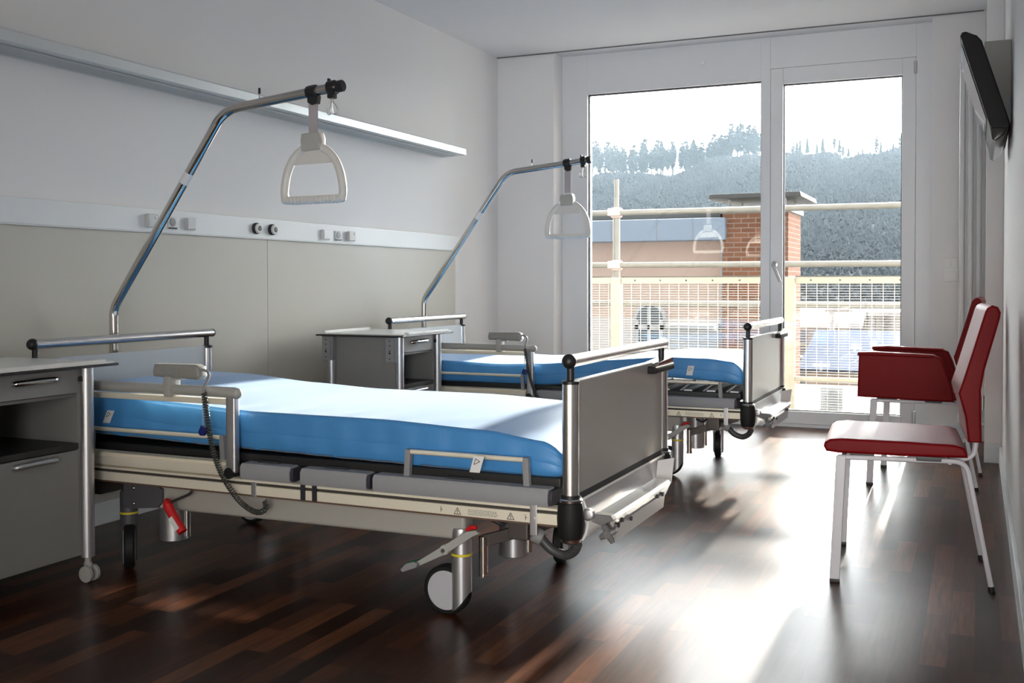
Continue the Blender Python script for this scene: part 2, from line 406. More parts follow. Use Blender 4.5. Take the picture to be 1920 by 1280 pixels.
plate('wall_socket', 'small grey socket between the white switch and a call unit', 'socket', 4.590, 4.645, 1.144, 1.193, 'supply rail sockets', 'sock')
plate('call_unit', 'grey nurse call unit at the right end of the supply rail', 'call unit', 4.700, 4.768, 1.146, 1.196, 'call units', 'call')
for yy, lab in ((3.895, 'round black and white gas outlet, the left one of the pair'), (4.013, 'round black and white gas outlet, the right one of the pair')):
    t = thing('gas_outlet', lab, 'gas outlet', (XW, yy, 1.172), 'medical gas outlets')
    obj('outer_ring', MB().lathe((XW, yy, 1.172), (1, 0, 0), [(0, 0.026), (0.011, 0.026), (0.014, 0.023)], 28), black_plastic, t)
    obj('white_ring', MB().lathe((XW+0.009, yy+0.002, 1.172), (1, 0, 0), [(0, 0.0225), (0.012, 0.0225), (0.015, 0.019)], 28), white_plastic, t)
    obj('outlet_core', MB().lathe((XW+0.019, yy+0.002, 1.172), (1, 0, 0), [(0, 0.013), (0.006, 0.013), (0.007, 0.010)], 20), black_plastic, t)

# double switch right of the door
t = thing('light_switch', 'pale double switch plate on the wall right of the balcony door', 'switch', (-0.14, YP, 0.995))
obj('cover_plate', MB().box(-0.182, -0.100, YP-0.008, YP, 0.925, 1.065, 0.003), white_plastic, t)
for a in ((-0.175, -0.143, 1.005, 1.055), (-0.139, -0.107, 1.005, 1.055), (-0.170, -0.112, 0.940, 0.985)):
    obj('rocker', MB().box(a[0], a[1], YP-0.012, YP-0.006, a[2], a[3], 0.002), white_plastic, t)

# ------------------------------------------------------------------ hospital bed
BX, BY = -1.9, 2.92
DY2, DX2 = 2.287, -0.004
N0, F0 = 2.50, 3.34                        # near and far post lines
FP, HP = -0.954, -2.85                     # foot and head post x
bed = thing('hospital_bed', 'nearer steel hospital bed with brown grey footboard, in the middle of the room', 'hospital bed', (BX, BY, 0), 'hospital beds')
obj('footboard_panel', MB().box(FP-0.008, FP+0.010, N0+0.028, F0-0.026, 0.372, 0.664, 0.002), lam_grey, bed)
obj('footboard_edging', MB().box(FP-0.010, FP+0.013, N0+0.024, N0+0.0285, 0.360, 0.666, 0.001).box(FP-0.010, FP+0.012, N0+0.028, F0-0.026, 0.664, 0.668, 0.001), white_edge, bed, label='white edge strip of the footboard')
obj('headboard_panel', MB().box(HP-0.009, HP+0.009, N0+0.02, F0-0.02, 0.40, 0.669, 0.002), lam_head, bed, label='pale blue grey headboard panel')
for px in (FP, HP):
    r = obj('grab_rail', MB().cyl((px, N0-0.004, 0.719), (px, F0+0.030, 0.719), 0.0165, 24), steel, bed)
    obj('rail_end_knob', MB().ball((px, N0-0.010, 0.719), 0.0195, 18), black_plastic, r, label='black ball end')
    obj('rail_end_knob', MB().ball((px, F0+0.030, 0.719), 0.017, 16), black_plastic, r, label='black ball end')
    for py in (N0, F0):
        p = obj('corner_post', MB().cyl((px, py, 0.372), (px, py, 0.664), 0.0215, 28), steel, bed)
        obj('post_stem', MB().lathe((px, py, 0.66), (0, 0, 1), [(0, 0.0235), (0.008, 0.0235), (0.010, 0.010), (0.055, 0.010)], 18), black_plastic, p)
        obj('post_collar', MB().lathe((px, py, 0.357), (0, 0, 1), [(0, 0.030), (0.006, 0.031), (0.009, 0.027)], 24), steel, p)
        obj('collar_seal', MB().cyl((px, py, 0.364), (px, py, 0.375), 0.0245, 24), black_plastic, p)
        bpp = obj('corner_bumper', MB().lathe((px, py, 0.262), (0, 0, 1), [(0, 0.029), (0.008, 0.0315), (0.03, 0.0345), (0.055, 0.0355), (0.080, 0.0335), (0.093, 0.030), (0.096, 0.026)], 28), black_rubber, bed)
        obj('bumper_ring', MB().lathe((px, py, 0.250), (0, 0, 1), [(0, 0.020), (0.004, 0.026), (0.012, 0.028)], 24), steel, bpp)
# lower foot end
obj('foot_end_panel', MB().prism([(FP+0.012, 0.352), (FP+0.016, 0.358), (FP+0.034, 0.262), (FP+0.022, 0.255), (FP-0.01, 0.262), (FP-0.006, 0.352)], 'y', N0+0.035, F0+0.01, 0.0), satin, bed)
obj('foot_end_lip', MB().prism([(FP+0.010, 0.3535), (FP+0.0185, 0.3605), (FP+0.0195, 0.3535), (FP+0.012, 0.348)], 'y', N0+0.03, F0+0.012), white_edge, bed)
obj('foot_end_edge', MB().tube(catmull([(FP+0.010, N0+0.030, 0.367), (FP+0.024, N0+0.032, 0.350), (FP+0.034, N0+0.034, 0.310), (FP+0.031, N0+0.034, 0.275), (FP+0.020, N0+0.034, 0.252)], 5), 0.0045, 8), white_edge, bed)
obj('panel_seat', MB().box(FP-0.012, FP+0.010, N0+0.03, F0-0.04, 0.352, 0.372), black_plastic, bed)
eb = obj('extension_bar', MB().prism([(-0.915, 0.300), (-0.905, 0.318), (-0.862, 0.316), (-0.855, 0.308), (-0.872, 0.268), (-0.880, 0.266)], 'y', 2.575, 3.10, 0.0), steel, bed, label='bright steel step bar across the foot end')
obj('end_cap', MB().prism([(-0.917, 0.299), (-0.906, 0.320), (-0.861, 0.318), (-0.854, 0.308), (-0.884, 0.290)], 'y', 2.545, 2.578, 0.003), mat('cap_dark_grey', (0.16, 0.16, 0.165), 0.4), eb)
obj('cap_knob', MB().lathe((-0.915, 2.515, 0.322), (0, 1, 0), [(0, 0.010), (0.004, 0.016), (0.016, 0.017), (0.026, 0.010)], 18), satin, eb)
obj('hanger_plate', MB().prism([(-0.868, 0.285), (-0.862, 0.283), (-0.866, 0.240), (-0.872, 0.242)], 'y', 2.60, 3.06), satin, eb)
sk = MB()
for a in range(4):
    an = a*PI/2 + 0.5
    sk.tube([(-0.872, 2.560, 0.268), (-0.872 + math.cos(an)*0.026, 2.560, 0.268 + math.sin(an)*0.026)], [0.012, 0.006], 10)
sk.cyl((-0.872, 2.548, 0.268), (-0.872, 2.585, 0.268), 0.010, 14)
obj('star_knob', sk, mat('cap_dark_grey', (0.16, 0.16, 0.165), 0.4), eb)
for yy, zz in ((2.61, 0.281), (2.645, 0.288), (2.72, 0.276), (2.98, 0.288), (3.03, 0.284)):
    obj('plate_screw', MB().cyl((-0.868, yy, zz), (-0.858, yy, zz), 0.006, 10), dark_metal, eb)
cl = obj('post_clamp', MB().box(FP-0.014, FP+0.038, 3.150, F0+0.030, 0.634, 0.657, 0.006), black_rubber, bed, label='black clamp on the far foot post')
obj('clamp_screw', MB().cyl((FP+0.010, F0+0.025, 0.646), (FP+0.010, F0+0.075, 0.646), 0.008, 12), black_plastic, cl)
obj('clamp_plate', MB().prism([(3.170, 0.657), (3.200, 0.668), (F0+0.022, 0.676), (F0+0.026, 0.657)], 'x', FP-0.012, FP+0.034, 0.003), chrome, cl)
# side frames
WARN = [(-1.325, 'l'), (-1.275, 't'), (-1.20, 'x'), (-1.118, 't'), (-1.075, 'l')]
for side, yo in ((-1, N0-0.012), (1, F0+0.012)):
    y_out, y_in = yo, yo - side*0.03
    prof = [(y_in, 0.293), (y_out, 0.293), (y_out, 0.3215), (y_out-side*0.010, 0.323), (y_out-side*0.010, 0.330), (y_out+side*0.001, 0.331), (y_out+side*0.001, 0.3365), (y_out-side*0.006, 0.340), (y_in, 0.340)]
    sf = obj('side_frame', MB().prism(prof, 'x', HP+0.03, FP-0.03), alu, bed, label='long aluminium side frame')
    obj('groove_shade_strip', MB().box(HP+0.03, FP-0.03, min(y_out-side*0.004, y_out-side*0.012), max(y_out-side*0.004, y_out-side*0.012), 0.3222, 0.3302), mat('groove_shade', (0.05, 0.043, 0.036), 0.6), sf)  # dark strip puts the shade of the recess into colour
    obj('frame_edge', MB().box(HP+0.03, FP-0.03, min(y_out+side*0.0008, y_out-side*0.02), max(y_out+side*0.0008, y_out-side*0.02), 0.2895, 0.2945), mat('edge_brown', (0.13, 0.075, 0.05), 0.5), sf)
    lw = MB()
    yq = y_out + side*0.0006
    def bar(xa, xb, za, zb): lw.box(xa, xb, yq-0.0004, yq+0.0004, za, zb)
    for xc, k in WARN:
        if k == 't':
            for p, q in (((-0.010, 0.298), (0.010, 0.298)), ((-0.010, 0.298), (0.0, 0.316)), ((0.010, 0.298), (0.0, 0.316))):
                lw.tube([(xc+p[0], yq, p[1]), (xc+q[0], yq, q[1])], 0.0009, 6)
            bar(xc-0.0009, xc+0.0009, 0.303, 0.310); bar(xc-0.0009, xc+0.0009, 0.300, 0.302)
        elif k == 'l':
            bar(xc-0.0007, xc+0.0007, 0.301, 0.315); bar(xc-0.0007, xc+0.004, 0.3065, 0.3085)
        else:
            for r_ in range(4):
                zz = 0.3130 - r_*0.0040; xx = xc - 0.043
                while xx < xc + 0.040 - (0.004 if r_ == 0 else 0):
                    w = random.uniform(0.003, 0.008); bar(xx, xx+w, zz-0.00055, zz+0.00055); xx += w + 0.0022
    obj('warning_print', lw, ink, sf)
    for xc in (-1.775, -1.735):
        obj('frame_slot', MB().box(xc-0.008, xc+0.008, y_out+side*0.0005-0.002, y_out+side*0.0005+0.002, 0.294, 0.338), dark_metal, sf)
    obj('cable_bracket', MB().box(-1.062, -1.042, y_out-0.004, y_out+0.004, 0.262, 0.343, 0.002).cyl((-1.052, y_out-side*0.002, 0.307), (-1.052, y_out+side*0.007, 0.307), 0.005, 10), satin, sf)
    obj('cable_bracket', MB().box(-1.958, -1.940, y_out-0.004, y_out+0.004, 0.288, 0.333, 0.002), satin, sf)
    for xa, xb in ((-2.0, -1.822), (-1.785, -1.562), (-1.541, -1.012)):
        yy0, yy1 = sorted((yo - side*0.075, yo + side*0.004))
        c = MB()
        yo2 = yo + side*0.004; yi2 = yo - side*0.075
        pr = [(yo2-side*0.006, 0.337), (yo2, 0.346), (yo2, 0.374), (yo2-side*0.008, 0.385), (yi2, 0.387), (yi2, 0.337)]
        c.prism(pr, 'x', xa, xb, 0.004)
        co = obj('side_cover', c, cover_grey, bed, label='grey fold-down side cover')
        pe = [(yo2-side*0.010, 0.342), (yo2-side*0.005, 0.350), (yo2-side*0.005, 0.370), (yo2-side*0.012, 0.380), (yi2, 0.382), (yi2, 0.342)]
        obj('cover_end', MB().prism(pe, 'x', xb-0.004, xb+0.010, 0.002), mat('end_dark', (0.035, 0.033, 0.045), 0.5), co, label='dark end cap of the side cover')
        obj('cover_hinge', MB().box((xa+xb)/2-0.05, (xa+xb)/2+0.03, min(yo-side*0.03, yo-side*0.05), max(yo-side*0.03, yo-side*0.05), 0.384, 0.392, 0.002), dark_metal, co)
    for xa, xb in ((-2.62, -2.088), (-1.442, -1.086)):
        ym = yo - side*0.030
        rt = obj('mattress_retainer', MB().cyl((xa, ym, 0.452), (xb, ym, 0.452), 0.0068, 14), alu, bed)
        for xe in (xa, xb):
            s_ = 1 if xe == xb else -1
            obj('retainer_upright', MB().prism([(xe-0.009+s_*0.004, 0.378), (xe+0.009+s_*0.004, 0.378), (xe+0.009, 0.440), (xe+0.007, 0.459), (xe-0.007, 0.459), (xe-0.009, 0.440)], 'y', ym-0.010, ym+0.010, 0.003), grey_plastic, rt)
# raised half-length safety rail at the head, near side
sr = obj('safety_rail', MB().box(-2.80, -2.045, N0-0.012, N0+0.006, 0.556, 0.574, 0.003), alu, bed, label='raised safety rail at the head end')
obj('rail_grip', MB().tube(fillet([(-2.82, N0-0.004, 0.594), (-2.40, N0-0.004, 0.594), (-2.028, N0-0.004, 0.593), (-2.016, N0-0.004, 0.590)], 0.01), [0.0165]*19 + [0.0165, 0.012][:1] if False else 0.0165, 18).ball((-2.018, N0-0.004, 0.591), 0.0165, 16), lgrey_plastic, sr, label='light grey rail grip')
for xe in (-2.77, -2.036):
    obj('rail_post', MB().box(xe-0.018, xe+0.018, N0-0.014, N0+0.012, 0.352, 0.582, 0.007, 3), satin, sr)
    obj('post_pivot', MB().cyl((xe-0.005, N0-0.016, 0.352), (xe-0.005, N0+0.03, 0.352), 0.017, 18).cyl((xe+0.028, N0-0.004, 0.365), (xe+0.045, N0+0.03, 0.365), 0.014, 16), black_plastic, sr)
for side, yo in ((-1, N0-0.012), (1, F0+0.012)):
    y0_, y1_ = yo, yo - side*0.03
    obj('rail_guide', MB().prism([(y1_, 0.343), (y0_, 0.343), (y0_+side*0.003, 0.350), (y0_+side*0.003, 0.372), (y0_-side*0.004, 0.376), (y0_-side*0.004, 0.380), (y0_, 0.384), (y1_, 0.386)], 'x', -2.80, -2.058), alu, bed, label='aluminium guide below the safety rail')
# platform under the mattress
obj('mattress_platform', MB().box(HP+0.03, FP-0.04, N0+0.03, F0-0.03, 0.382, 0.408, 0.004), black_plastic, bed)
for i in range(9): obj('cross_slat', MB().box(HP+0.10+i*0.205, HP+0.16+i*0.205, N0+0.028, F0-0.028, 0.345, 0.383), dark_metal, bed)
# chassis
BP = [(-2.50, 0.205), (-1.30, 0.212), (-1.28, 0.222), (-1.28, 0.282), (-1.30, 0.290), (-2.50, 0.290)]
KP = [(-2.47, 0.200), (-2.36, 0.212), (-2.34, 0.232), (-2.34, 0.272), (-2.37, 0.284), (-2.50, 0.284), (-2.50, 0.200)]
DP = [(-1.262, 0.182), (-1.262, 0.215), (-1.02, 0.296), (-1.02, 0.268), (-1.14, 0.222)]
brown_metal = mat('brown_metal', (0.10, 0.085, 0.08), 0.45, metal=0.4)
for a_, b_, k0, k1, d0, d1, yb_ in ((N0+0.04, N0+0.10, N0+0.030, N0+0.041, N0+0.10, N0+0.125, N0+0.03), (F0-0.10, F0-0.04, F0-0.041, F0-0.030, F0-0.125, F0-0.10, F0-0.03)):
    obj('chassis_beam', MB().prism(BP, 'y', a_, b_, 0.012, 3), chassis_cream, bed)
    kb = obj('chassis_bracket', MB().prism(KP, 'y', k0, k1, 0.002), bracket_dark, bed)
    for zb_ in (0.268, 0.218): obj('bracket_bolt', MB().ball((-2.455, yb_, zb_), 0.006, 10), steel, kb)
    obj('diagonal_arm', MB().prism(DP, 'y', d0, d1, 0.002), brown_metal, bed)
for px_, x_dir in ((-1.13, 1), (-2.66, -1)):
    obj('cross_member', MB().box(px_-0.03, px_+0.03, N0+0.06, F0-0.06, 0.225, 0.285, 0.006), brown_metal, bed)
for cx, cy in ((-2.405, 2.655), (-1.302, 2.92), (-2.30, 3.20)):
    c = obj('lift_column', MB().lathe((cx, cy, 0.082), (0, 0, 1), [(0, 0.042), (0.002, 0.045), (0.15, 0.045), (0.20, 0.045)], 32), satin, bed)
    obj('column_rod', MB().cyl((cx+0.045, cy+0.01, 0.094), (cx+0.045, cy+0.01, 0.25), 0.011, 14), chrome, c)
    obj('column_rod', MB().cyl((cx-0.040, cy+0.02, 0.091), (cx-0.040, cy+0.02, 0.25), 0.012, 14), chrome, c)
# castors
def castor(cx, cy, deg=0.0, dark=False):
    # hooded yoke: round stem that runs down over the wheel, cut off along its rim
    t = bmesh.new(); n = 32; lv = []
    for z, r in ((None, 0.0282), (0.10, 0.0282), (0.232, 0.0280), (0.244, 0.0255), (0.249, 0.017)):
        ring = []
        for k in range(n):
            a = 2*PI*k/n; x = math.cos(a)*r; y = math.sin(a)*r
            ring.append(t.verts.new((x, y, (0.014 + 0.055*((x+0.0282)/0.0564)**2) if z is None else z)))
        lv.append(ring)
    for A, B in zip(lv, lv[1:]):
        for k in range(n): t.faces.new((A[k], A[(k+1) % n], B[(k+1) % n], B[k]))
    t.faces.new(lv[-1]); t.faces.new(lv[0][::-1])
    rot = Matrix.Rotation(math.radians(deg), 4, 'Z'); tr = Matrix.Translation((cx, cy, 0)) @ rot
    c = obj('castor', MB()._add(t).transform(tr), bracket_dark if dark else satin, bed)
    obj('tyre', MB().lathe((-0.043, -0.0170, 0.069), (0, 1, 0), [(0, 0.050), (0.0005, 0.064), (0.006, 0.069), (0.028, 0.069), (0.0335, 0.064), (0.034, 0.050)], 44).transform(tr), black_rubber, c)
    obj('wheel_disc', MB().lathe((-0.043, -0.0190, 0.069), (0, 1, 0), [(0, 0.048), (0.0012, 0.0545), (0.0368, 0.0545), (0.038, 0.048)], 44).transform(tr), wheel_grey, c)
    obj('brake_ring', MB().lathe((0, 0, 0.168), (0, 0, 1), [(0, 0.0283), (0.001, 0.0294), (0.006, 0.0294), (0.007, 0.0283)], 28).transform(tr), yellow_paint, c, label='yellow ring')
    return c
castor(-1.299, 2.56)
castor(-1.255, 3.225, 100)
castor(-2.535, 2.590, 134, True)
castor(-2.50, 3.235)
pd = obj('brake_pedal', MB().prism([(-1.415, 0.148), (-1.340, 0.196), (-1.262, 0.246), (-1.235, 0.252), (-1.222, 0.244), (-1.24, 0.236), (-1.325, 0.178), (-1.405, 0.138)], 'y', 2.512, 2.524, 0.002).cyl((-1.328, 2.508, 0.198-0.008), (-1.328, 2.53, 0.198-0.008), 0.014, 18, 0.002), lgrey_plastic, bed)
obj('pedal_bolt', MB().cyl((-1.328, 2.502, 0.190), (-1.328, 2.510, 0.190), 0.006, 12), steel, pd)
obj('pedal_tread', MB().prism([(-1.405, 0.146), (-1.412, 0.133), (-1.455, 0.116), (-1.462, 0.124), (-1.445, 0.142), (-1.42, 0.150)], 'y', 2.500, 2.540, 0.004), grey_plastic, pd)
obj('green_mark', MB().prism([(-1.415, 0.1515), (-1.444, 0.1435), (-1.448, 0.138), (-1.418, 0.1460)], 'y', 2.503, 2.537, 0.001), green_paint, pd, label='green end of the brake pedal')
obj('red_mark', MB().tube(catmull([(-1.262, 2.518, 0.250), (-1.248, 2.518, 0.258), (-1.232, 2.518, 0.259)], 4), 0.006, 8), red_paint, pd, label='red end of the brake pedal')
obj('actuator_tube', MB().cyl((-1.252, 2.60, 0.107), (-1.252, 2.60, 0.215), 0.0125, 16).cyl((-1.252, 2.60, 0.104), (-1.252, 2.60, 0.110), 0.015, 16), chrome, bed)
rh = obj('release_handle', MB().tube(catmull([(-2.272, N0-0.012, 0.250), (-2.276, N0-0.014, 0.238), (-2.258, N0-0.016, 0.212), (-2.215, N0-0.018, 0.160)], 6), 0.0145, 14), red_paint, bed, label='red pull handle')
obj('handle_label', MB().box(-0.0085, 0.0085, -0.0006, 0.0006, -0.022, 0.022).transform(Matrix.Translation((-2.237, N0-0.0325, 0.187)) @ Matrix.Rotation(-0.69, 4, 'Y')), paper, rh)
obj('handle_rod', MB().tube(catmull([(-2.268, N0-0.01, 0.246), (-2.24, N0+0.0, 0.258), (-2.205, N0+0.005, 0.275), (-2.20, N0+0.005, 0.29)], 5), 0.004, 8), dark_metal, rh)
cd = obj('cable_conduit', MB().tube(catmull([(-1.054, 2.53, 0.262), (-1.046, 2.535, 0.240), (-1.022, 2.54, 0.216), (-0.985, 2.54, 0.206), (-0.955, 2.53, 0.222), (-0.942, 2.52, 0.245)], 8), [0.0125+0.0008*(i % 2) for i in range(41)], 14), mat('conduit_dark', (0.06, 0.06, 0.063), 0.45), bed)
obj('conduit_end', MB().cyl((-1.070, 2.525, 0.258), (-1.048, 2.535, 0.246), 0.021, 18, 0.003), grey_plastic, cd)
obj('linkage_cables', MB().tube(catmull([(-1.21, 2.56, 0.275), (-1.18, 2.57, 0.262), (-1.16, 2.57, 0.275), (-1.14, 2.57, 0.262), (-1.12, 2.57, 0.275), (-1.10, 2.57, 0.262), (-1.07, 2.56, 0.28)], 5), 0.005, 8), dark_metal, bed)
def tag_mb(c, ax, ay, w, h_):
    c = Vector(c); ax = Vector(ax).normalized(); ay = Vector(ay).normalized(); n = ax.cross(ay)
    m_ = MB(); P = [c+ax*sx*w/2+ay*sy*h_/2 for sx, sy in ((-1, -1), (1, -1), (1, 1), (-1, 1))]
    m_.strip([[p-n*0.0005 for p in P], [p+n*0.0005 for p in P]], True)
    return m_
obj('paper_tag', tag_mb((FP+0.062, 3.165, 0.330), (0.92, 0.38, 0.18), (0.16, -0.2, 1.0), 0.052, 0.080), paper, bed, label='white paper tag hanging at the foot end')

bed2 = dup(bed, (BX+DX2, BY+DY2, 0), 'farther steel hospital bed with grey footboard, standing close to the window')

# lifted knee section only on the far bed
for i in range(4):
    x_ = -1.40 + i*0.11
    obj('lifting_strut', MB().tube([(x_, N0+DY2+0.06, 0.405), (x_+0.07, N0+DY2+0.08, 0.462)], 0.006, 8), satin, bed2)
    obj('lifting_slat', MB().box(x_+0.02, x_+0.06, N0+DY2+0.05, F0+DY2-0.05, 0.406, 0.414), satin, bed2)

# ------------------------------------------------------------------ mattresses
def interp(tab, x):
    for (a, va), (b, vb) in zip(tab, tab[1:]):
        if a <= x <= b:
            t = (x-a)/(b-a); t = t*t*(3-2*t)*0.5 + t*0.5
            return va + (vb-va)*t
    return tab[-1][1] if x > tab[-1][0] else tab[0][1]
def mattress(name, label, y0, y1, top, bot, x0, x1):
    xs = []; n = 120
    rings = []
    for i in range(n+1):
        u = i/n; xs_ = x0 + (x1-x0)*u
        e = min(xs_-x0, x1-xs_); rr = 0.045
        inset = 0.0
        if e < rr: inset = rr - math.sqrt(max(0, rr*rr - (rr-e)**2))
        zt = interp(top, xs_) - inset*0.85; zb = interp(bot, xs_) + inset*0.35
        ya, yb = y0 + inset*0.5, y1 - inset*0.5
        rad = 0.016; ring = []
        H = zt - zb
        def wob(z): return 0.0035*math.sin(xs_*23+z*40)*0.4 + 0.002*math.sin(xs_*61)
        # near side going up, top going across, far side down, bottom
        sidepts = [(0.0, 0.010), (0.08, 0.002), (0.25, -0.001), (0.44, -0.0012), (0.455, 0.0002), (0.47, -0.0012), (0.62, -0.0015), (0.78, 0.000)]
        for fz, dy in sidepts: ring.append((xs_, ya + dy + wob(fz), zb + H*fz))
        for k in range(1, 7):
            a = PI/2*k/6
            ring.append((xs_, ya + rad*(1-math.sin(a)) if False else ya + rad*(1-math.cos(a)), zt - rad + rad*math.sin(a)))
        for k in range(1, 12):
            v = k/12; yy = ya + rad + (yb-ya-2*rad)*v
            crown = 0.008*math.sin(PI*v)
            wr = 0.0022*math.sin((xs_*38 + math.sin(yy*9)*3.0))*math.exp(-((v-0.0)/0.10)**2) + 0.0022*math.sin(xs_*31+yy*14)*math.exp(-((v-1.0)/0.12)**2)
            ring.append((xs_, yy, zt + crown + wr))
        for k in range(6, 0, -1):
            a = PI/2*k/6
            ring.append((xs_, yb - rad*(1-math.cos(a)), zt - rad + rad*math.sin(a)))
        for fz, dy in sidepts[::-1]: ring.append((xs_, yb - dy - wob(fz), zb + H*fz))
        rings.append(ring)
    t = thing(name, label, 'mattress', ((x0+x1)/2, (y0+y1)/2, interp(bot, (x0+x1)/2)), 'bed mattresses')
    obj('mattress_cover', MB().strip(rings, True), vinyl, t, smooth=60)
    return t
MY0, MY1 = N0+0.036, F0-0.040
m1 = mattress('mattress', 'blue vinyl mattress on the nearer bed, top bleached by sunlight', MY0, MY1,
              [(-2.83, 0.572), (-2.60, 0.568), (-2.30, 0.546), (-2.0, 0.533), (-1.55, 0.533), (-1.21, 0.520), (-1.05, 0.500), (-0.975, 0.470)],
              [(-2.83, 0.440), (-2.6, 0.430), (-2.0, 0.418), (-1.55, 0.411), (-1.2, 0.406), (-0.975, 0.405)], -2.825, -0.985)
def care_tag(parent, x, y, z, tilt):
    tg = tag_mb((x, y, z), (1, 0, 0), (tilt, 0.0, 1), 0.030, 0.046)
    o = obj('care_tag', tg, paper, parent, label='small white care tag')
    tri = MB()
    P = [(x-0.008, y-0.0015, z-0.001), (x-0.008+tilt*0.016, y-0.0015, z+0.015), (x+0.009, y-0.0015, z+0.008)]
    for a, b in ((0, 1), (1, 2), (2, 0)): tri.tube([P[a], P[b]], 0.0009, 6)
    obj('tag_print', tri, ink, o)
care_tag(m1, -1.208, N0-0.030, 0.440, 0.3)
care_tag(m1, -2.560, MY0-0.006, 0.490, 0.5)
m2 = mattress('mattress', 'blue vinyl mattress on the farther bed, its foot end raised', MY0+DY2, MY1+DY2,
              [(-2.83, 0.512), (-2.545, 0.515), (-2.24, 0.505), (-2.0, 0.514), (-1.70, 0.540), (-1.344, 0.566), (-1.15, 0.564), (-1.04, 0.552), (-0.98, 0.52)],
              [(-2.83, 0.405), (-2.545, 0.407), (-2.0, 0.407), (-1.75, 0.425), (-1.331, 0.468), (-1.1, 0.458), (-0.98, 0.440)], -2.83, -0.985)
care_tag(m2, -1.235, MY0+DY2-0.006, 0.506, 0.2)

# ------------------------------------------------------------------ lifting poles and trapeze grips
PY = 2.92
pole = thing('lifting_pole', 'bent chrome lifting pole behind the nearer bed headboard', 'lifting pole', (-2.925, PY, 0.29), 'lifting poles')
pp = fillet([(-2.925, PY, 0.29), (-2.925, PY, 0.828), (-2.407, PY, 1.524), (-1.928, PY, 1.571)], [0.10, 0.13], 10)
obj('pole_tube', MB().tube(pp, 0.0165, 24), chrome, pole)
obj('end_cap', MB().cyl((-1.940, PY, 1.570), (-1.915, PY, 1.5725), 0.0195, 20, 0.003), black_plastic, pole)
obj('stop_pin', MB().cyl((-2.256, PY, 1.535), (-2.256, PY, 1.575), 0.0022, 8), steel, pole)
obj('pin_tip', MB().cyl((-2.256, PY, 1.570), (-2.256, PY, 1.590), 0.0042, 10), black_plastic, pole)
hk = obj('hook_clamp', MB().cyl((-1.972, PY, 1.567), (-1.945, PY, 1.5695), 0.0235, 20).box(-1.972, -1.948, PY-0.014, PY+0.014, 1.532, 1.556, 0.004).box(-1.976, -1.968, PY-0.006, PY+0.006, 1.58, 1.60, 0.002), black_plastic, pole)
for s_ in (-1, 1):
    loop = [(-1.960, PY, 1.542), (-1.960+s_*0.004, PY, 1.522), (-1.960+s_*0.020, PY, 1.500), (-1.960+s_*0.018, PY, 1.482), (-1.960+s_*0.006, PY, 1.482), (-1.960+s_*0.004, PY-0.003, 1.500), (-1.958, PY-0.003, 1.540)]
    obj('wire_hook', MB().tube(catmull(loop, 6), 0.0018, 8), steel, hk)
lb = MB()
d_ = Vector((-2.407+2.925, 0, 1.524-0.828)).normalized(); c0 = Vector((-2.925, PY, 0.828)) + d_*0.560
lb.tube([c0, c0+d_*0.045], 0.0169, 24, cap=False)
obj('pole_label', lb, paper, pole)
obj('pole_socket', MB().box(-2.953, -2.890, PY-0.03, PY+0.03, 0.27, 0.36, 0.006), dark_metal, pole)
dup(pole, (-2.925+0.046, PY+DY2, 0.29), 'bent chrome lifting pole behind the farther bed headboard')

GXc = -2.036
grip = thing('trapeze_grip', 'off-white triangular trapeze grip hanging over the nearer bed', 'trapeze grip', (GXc, PY, 1.185), 'trapeze grips')
rg = []
for i in range(25): rg.append(0.0215)
obj('hanger_ring', MB().tube([(GXc-0.020, PY, 1.5585), (GXc-0.014, PY, 1.559), (GXc+0.012, PY, 1.5615), (GXc+0.018, PY, 1.562)], [0.0205, 0.0225, 0.0225, 0.0205], 24).prism([(GXc-0.016, 1.545), (GXc+0.026, 1.545), (GXc+0.022, 1.520), (GXc, 1.515), (GXc-0.016, 1.525)], 'y', PY-0.012, PY+0.012, 0.003), black_plastic, grip)
obj('hanger_strap', MB().box(GXc-0.016, GXc+0.018, PY-0.0025, PY+0.0025, 1.415, 1.535), strap_grey, grip)
obj('strap_buckle', MB().prism([(GXc-0.036, 1.362), (GXc-0.038, 1.400), (GXc-0.034, 1.420), (GXc+0.030, 1.424), (GXc+0.036, 1.405), (GXc+0.036, 1.366)], 'y', PY-0.022, PY+0.022, 0.006, 3), lgrey_plastic, grip)
side = [(0.036, 1.372), (0.062, 1.357), (0.088, 1.328), (0.106, 1.290), (0.115, 1.250), (0.117, 1.222)]
path = [(GXc - a, PY, b) for a, b in side] + [(GXc-0.112, PY, 1.206), (GXc-0.095, PY, 1.200)]
path += [(GXc+0.095, PY, 1.201), (GXc+0.112, PY, 1.207)] + [(GXc + a, PY, b) for a, b in side[::-1]]
pth = catmull(path, 8)
rr = []
for p in pth:
    r_ = 0.0138
    if p.z < 1.21 and abs(p.x-GXc) < 0.090: r_ = 0.0142 + 0.0012*math.sin((p.x-GXc)*420)
    rr.append(r_)
